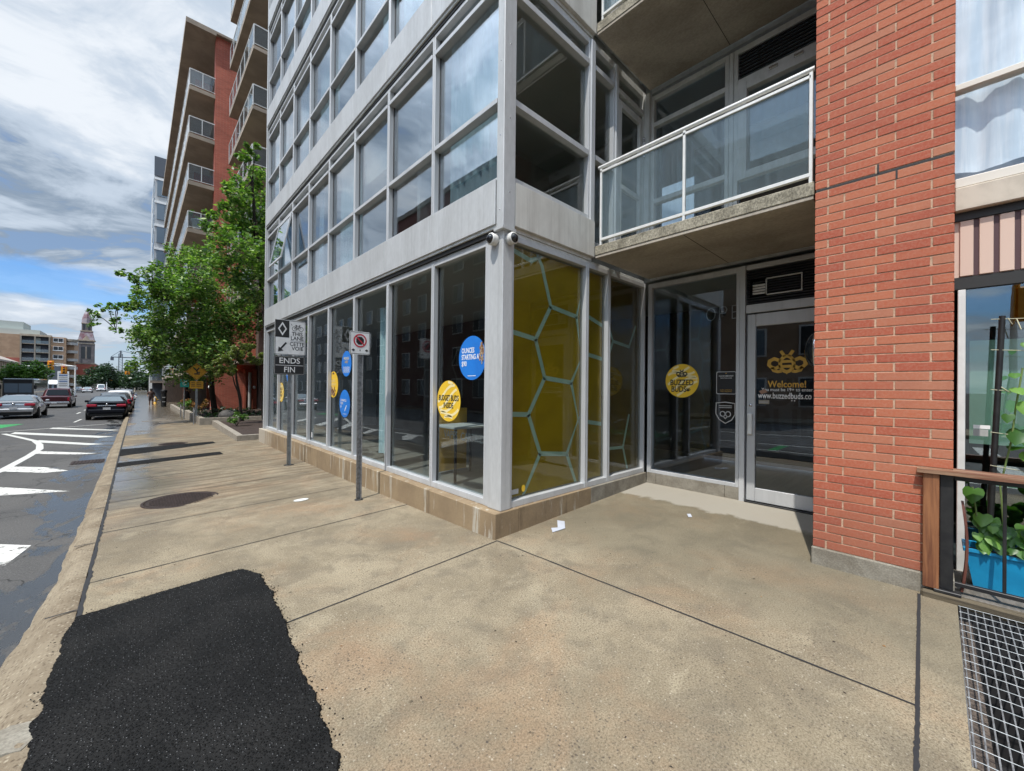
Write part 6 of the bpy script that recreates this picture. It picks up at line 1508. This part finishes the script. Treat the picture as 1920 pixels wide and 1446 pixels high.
car('parked_car','dark blue car parked fifth in the kerb row','car',(-1.0,63,road(63)),'car_blue',4.5,1.8,1.6,'suv',PG)
car('parked_car','silver car parked sixth in the kerb row','car',(-1.0,70,road(70)),'car_silver',4.5,1.8,1.6,'suv',PG)
car('parked_car','grey car parked at the far end of the kerb row','car',(-1.0,78,road(78)),'car_grey',4.5,1.8,1.6,'suv',PG)
TG='traffic on the street'
car('moving_car','silver sedan driving at the left edge ahead of a maroon pickup','car',(-5.45,38.7,road(38.7)),'car_silver',4.7,1.86,1.46,'sedan',TG)
car('pickup_truck','dark maroon pickup truck with a chrome bumper behind the silver sedan','pickup truck',(-5.55,56.5,road(57)),'car_maroon',5.6,2.0,1.85,'pickup',TG)
car('moving_car','white car on the far side of the street under the signals','car',(-9.2,150,road(150)),'car_white',4.6,1.8,1.5,'sedan',TG)
car('moving_car','silver car at the far left kerb under the signals','car',(-11.4,158,road(150)),'car_silver',4.6,1.8,1.5,'sedan',TG)
car('moving_car','pale van far down the middle of the street','van',(-7.8,175,road(150)),'car_white',5.0,2.0,2.2,'suv',TG)
car('moving_car','dark car near the brick corner shop','car',(-12.9,150,road(150)),'car_grey',4.6,1.8,1.5,'suv',TG)
# bus, front towards us
bx,by=-10.9,80.; z=road(80)
t=thing('city_bus','dark fronted bus coming down the street behind the silver sedan','bus',(bx,by,z),TG)
mb=MB(); mb.box(bx-1.28,bx+1.28,by,by+11,z+.35,z+2.95,'car_grey',.12); mb.build('body',t)
mb=MB(); mb.box(bx-1.12,bx-.03,by-.03,by-.001,z+1.15,z+2.3,'window_sky',.01); mb.box(bx+.03,bx+1.12,by-.03,by-.001,z+1.15,z+2.3,'window_sky',.01); mb.build('windscreen',t)
MB().box(bx-1.15,bx+1.15,by-.035,by-.001,z+2.38,z+2.85,'ink_black').build('destination_panel',t)
for sx in (-1,1):
    mb=MB(); mb.lathe((bx+sx*.9,by-.01,z+.75),[(.0001,-.05),(.13,-.03),(.15,0)],'bright_lens',12,'y'); mb.build('headlight',t)
    MB().box(bx+sx*1.3,bx+sx*1.55,by-.25,by-.15,z+1.6,z+2.1,'ink_black',.03).build('mirror',t)
for yy in (2.,8.5):
    for sx in (-1,1): mb=MB(); mb.lathe((bx+sx*1.15,by+yy,z+.48),[(.0001,-.14),(.48,-.14),(.48,.14),(.0001,.14)],'rubber',16,'x'); mb.build('wheel',t)
mb=MB(); mb.box(bx+1.281,bx+1.30,by+.8,by+10.5,z+1.3,z+2.4,'window_dark'); mb.build('side_window',t)

# ---------------- people -----------------
def person(label,loc,face,joints,rad,clothes,cat='person'):
    """joints: dict name->(x,y,z) local; skin-modifier body, one mesh; clothing as children"""
    E_=[('pelvis','chest'),('chest','neck'),('neck','head'),('head','crown'),('chest','shl'),('shl','ell'),('ell','hal'),('chest','shr'),('shr','elr'),('elr','har'),('pelvis','hil'),('hil','knl'),('knl','anl'),('anl','tol'),('pelvis','hir'),('hir','knr'),('knr','anr'),('anr','tor')]
    names=['pelvis']+[n for n in joints if n!='pelvis']; ix={n:i for i,n in enumerate(names)}
    c,s=math.cos(face),math.sin(face)
    def W_(p,k=1.): return (loc[0]+p[0]*c-p[1]*s,loc[1]+p[0]*s+p[1]*c,loc[2]+p[2])
    root=thing('person',label,cat,loc)
    def grow(nm,ed,rf,m,parent):
        used=[]; 
        for a,b in ed:
            for q in (a,b):
                if q not in used: used.append(q)
        if 'pelvis' in used: used.remove('pelvis'); used.insert(0,'pelvis')
        me=bpy.data.meshes.new(nm); off=wloc(parent) if parent else Vector((0,0,0)); k={n:i for i,n in enumerate(used)}
        me.from_pydata([Vector(W_(joints[n]))-off for n in used],[(k[a],k[b]) for a,b in ed],[]); me.materials.append(MATS[m])
        o=link(nm,me,parent); o.modifiers.new('skin','SKIN'); 
        if not me.skin_vertices: 
            bm=bmesh.new(); bm.from_mesh(me); bm.verts.layers.skin.verify(); bm.to_mesh(me); bm.free()
        for n in used: 
            r_=rf(n); me.skin_vertices[0].data[k[n]].radius=(r_,r_)
        me.skin_vertices[0].data[0].use_root=True
        sb=o.modifiers.new('sub','SUBSURF'); sb.levels=1; sb.render_levels=2; o.modifiers['skin'].use_smooth_shade=True
        dg=bpy.context.evaluated_depsgraph_get(); m2=bpy.data.meshes.new_from_object(o.evaluated_get(dg)); o.modifiers.clear(); o.data=m2; return o
    R0=dict(pelvis=.13,chest=.14,neck=.055,head=.085,crown=.075,shl=.06,shr=.06,ell=.045,elr=.045,hal=.035,har=.035,hil=.085,hir=.085,knl=.06,knr=.06,anl=.042,anr=.042,tol=.035,tor=.035)
    grow('body',E_,lambda n:R0[n],'skin_tone',root)
    for nm,ed,add,m in clothes: grow(nm,ed,lambda n,a=add:R0[n]+a,m,root)
    mb=MB(); h=W_(joints['crown']); mb.lathe((h[0],h[1],h[2]-.06),[(.10,-.08),(.108,0),(.095,.06),(.05,.105),(.0001,.115)],'hair_dark',12); mb.build('hair',root)
    return root
J=dict(pelvis=(0,0,.92),chest=(0,.02,1.28),neck=(0,.03,1.46),head=(0,.05,1.56),crown=(0,.05,1.68),shl=(-.17,.02,1.38),ell=(-.25,-.03,1.12),hal=(-.28,.06,.90),shr=(.17,.02,1.38),elr=(.24,0,1.12),har=(.24,.12,.95),hil=(-.09,0,.86),knl=(-.10,.10,.48),anl=(-.10,.02,.09),tol=(-.10,.18,.04),hir=(.09,0,.86),knr=(.09,.0,.47),anr=(.10,-.22,.12),tor=(.10,-.12,.03))
pr=person('person in a brown coat walking on the pavement with a pale bag',(1.07,52.2,walk(1.07,52.2)),math.pi,J,None,
  [('coat',[('pelvis','chest'),('chest','shl'),('shl','ell'),('chest','shr'),('shr','elr'),('pelvis','hil'),('pelvis','hir'),('hil','knl'),('hir','knr')],.03,'cloth_brown')])
mb=MB(); mb.box(1.28,1.42,51.9,52.3,walk(1,52)+.42,walk(1,52)+.88,'cloth_pale',.05); mb.tube([(1.35,51.95,walk(1,52)+.88),(1.34,52.1,walk(1,52)+.98),(1.35,52.25,walk(1,52)+.88)],.01,'cloth_pale',5)
mb.build('shopping_bag',label='pale shopping bag held by the walking person',cat='bag')
J2=dict(J); J2.update(hal=(-.06,.16,1.52),ell=(-.24,.14,1.2),knl=(-.1,.02,.48),anr=(.1,.02,.09),tor=(.1,.16,.04),anl=(-.1,0,.09))
person('person in black standing behind the planter with a hand raised to the face',(3.25,44.5,-.42),math.pi*.9,J2,None,
  [('dress',[('pelvis','chest'),('chest','shl'),('chest','shr'),('shr','elr'),('pelvis','hil'),('pelvis','hir'),('hil','knl'),('hir','knr')],.03,'cloth_black')])
# big trough lid on the right deck etc. are in the fence part
bpy.context.view_layer.update()
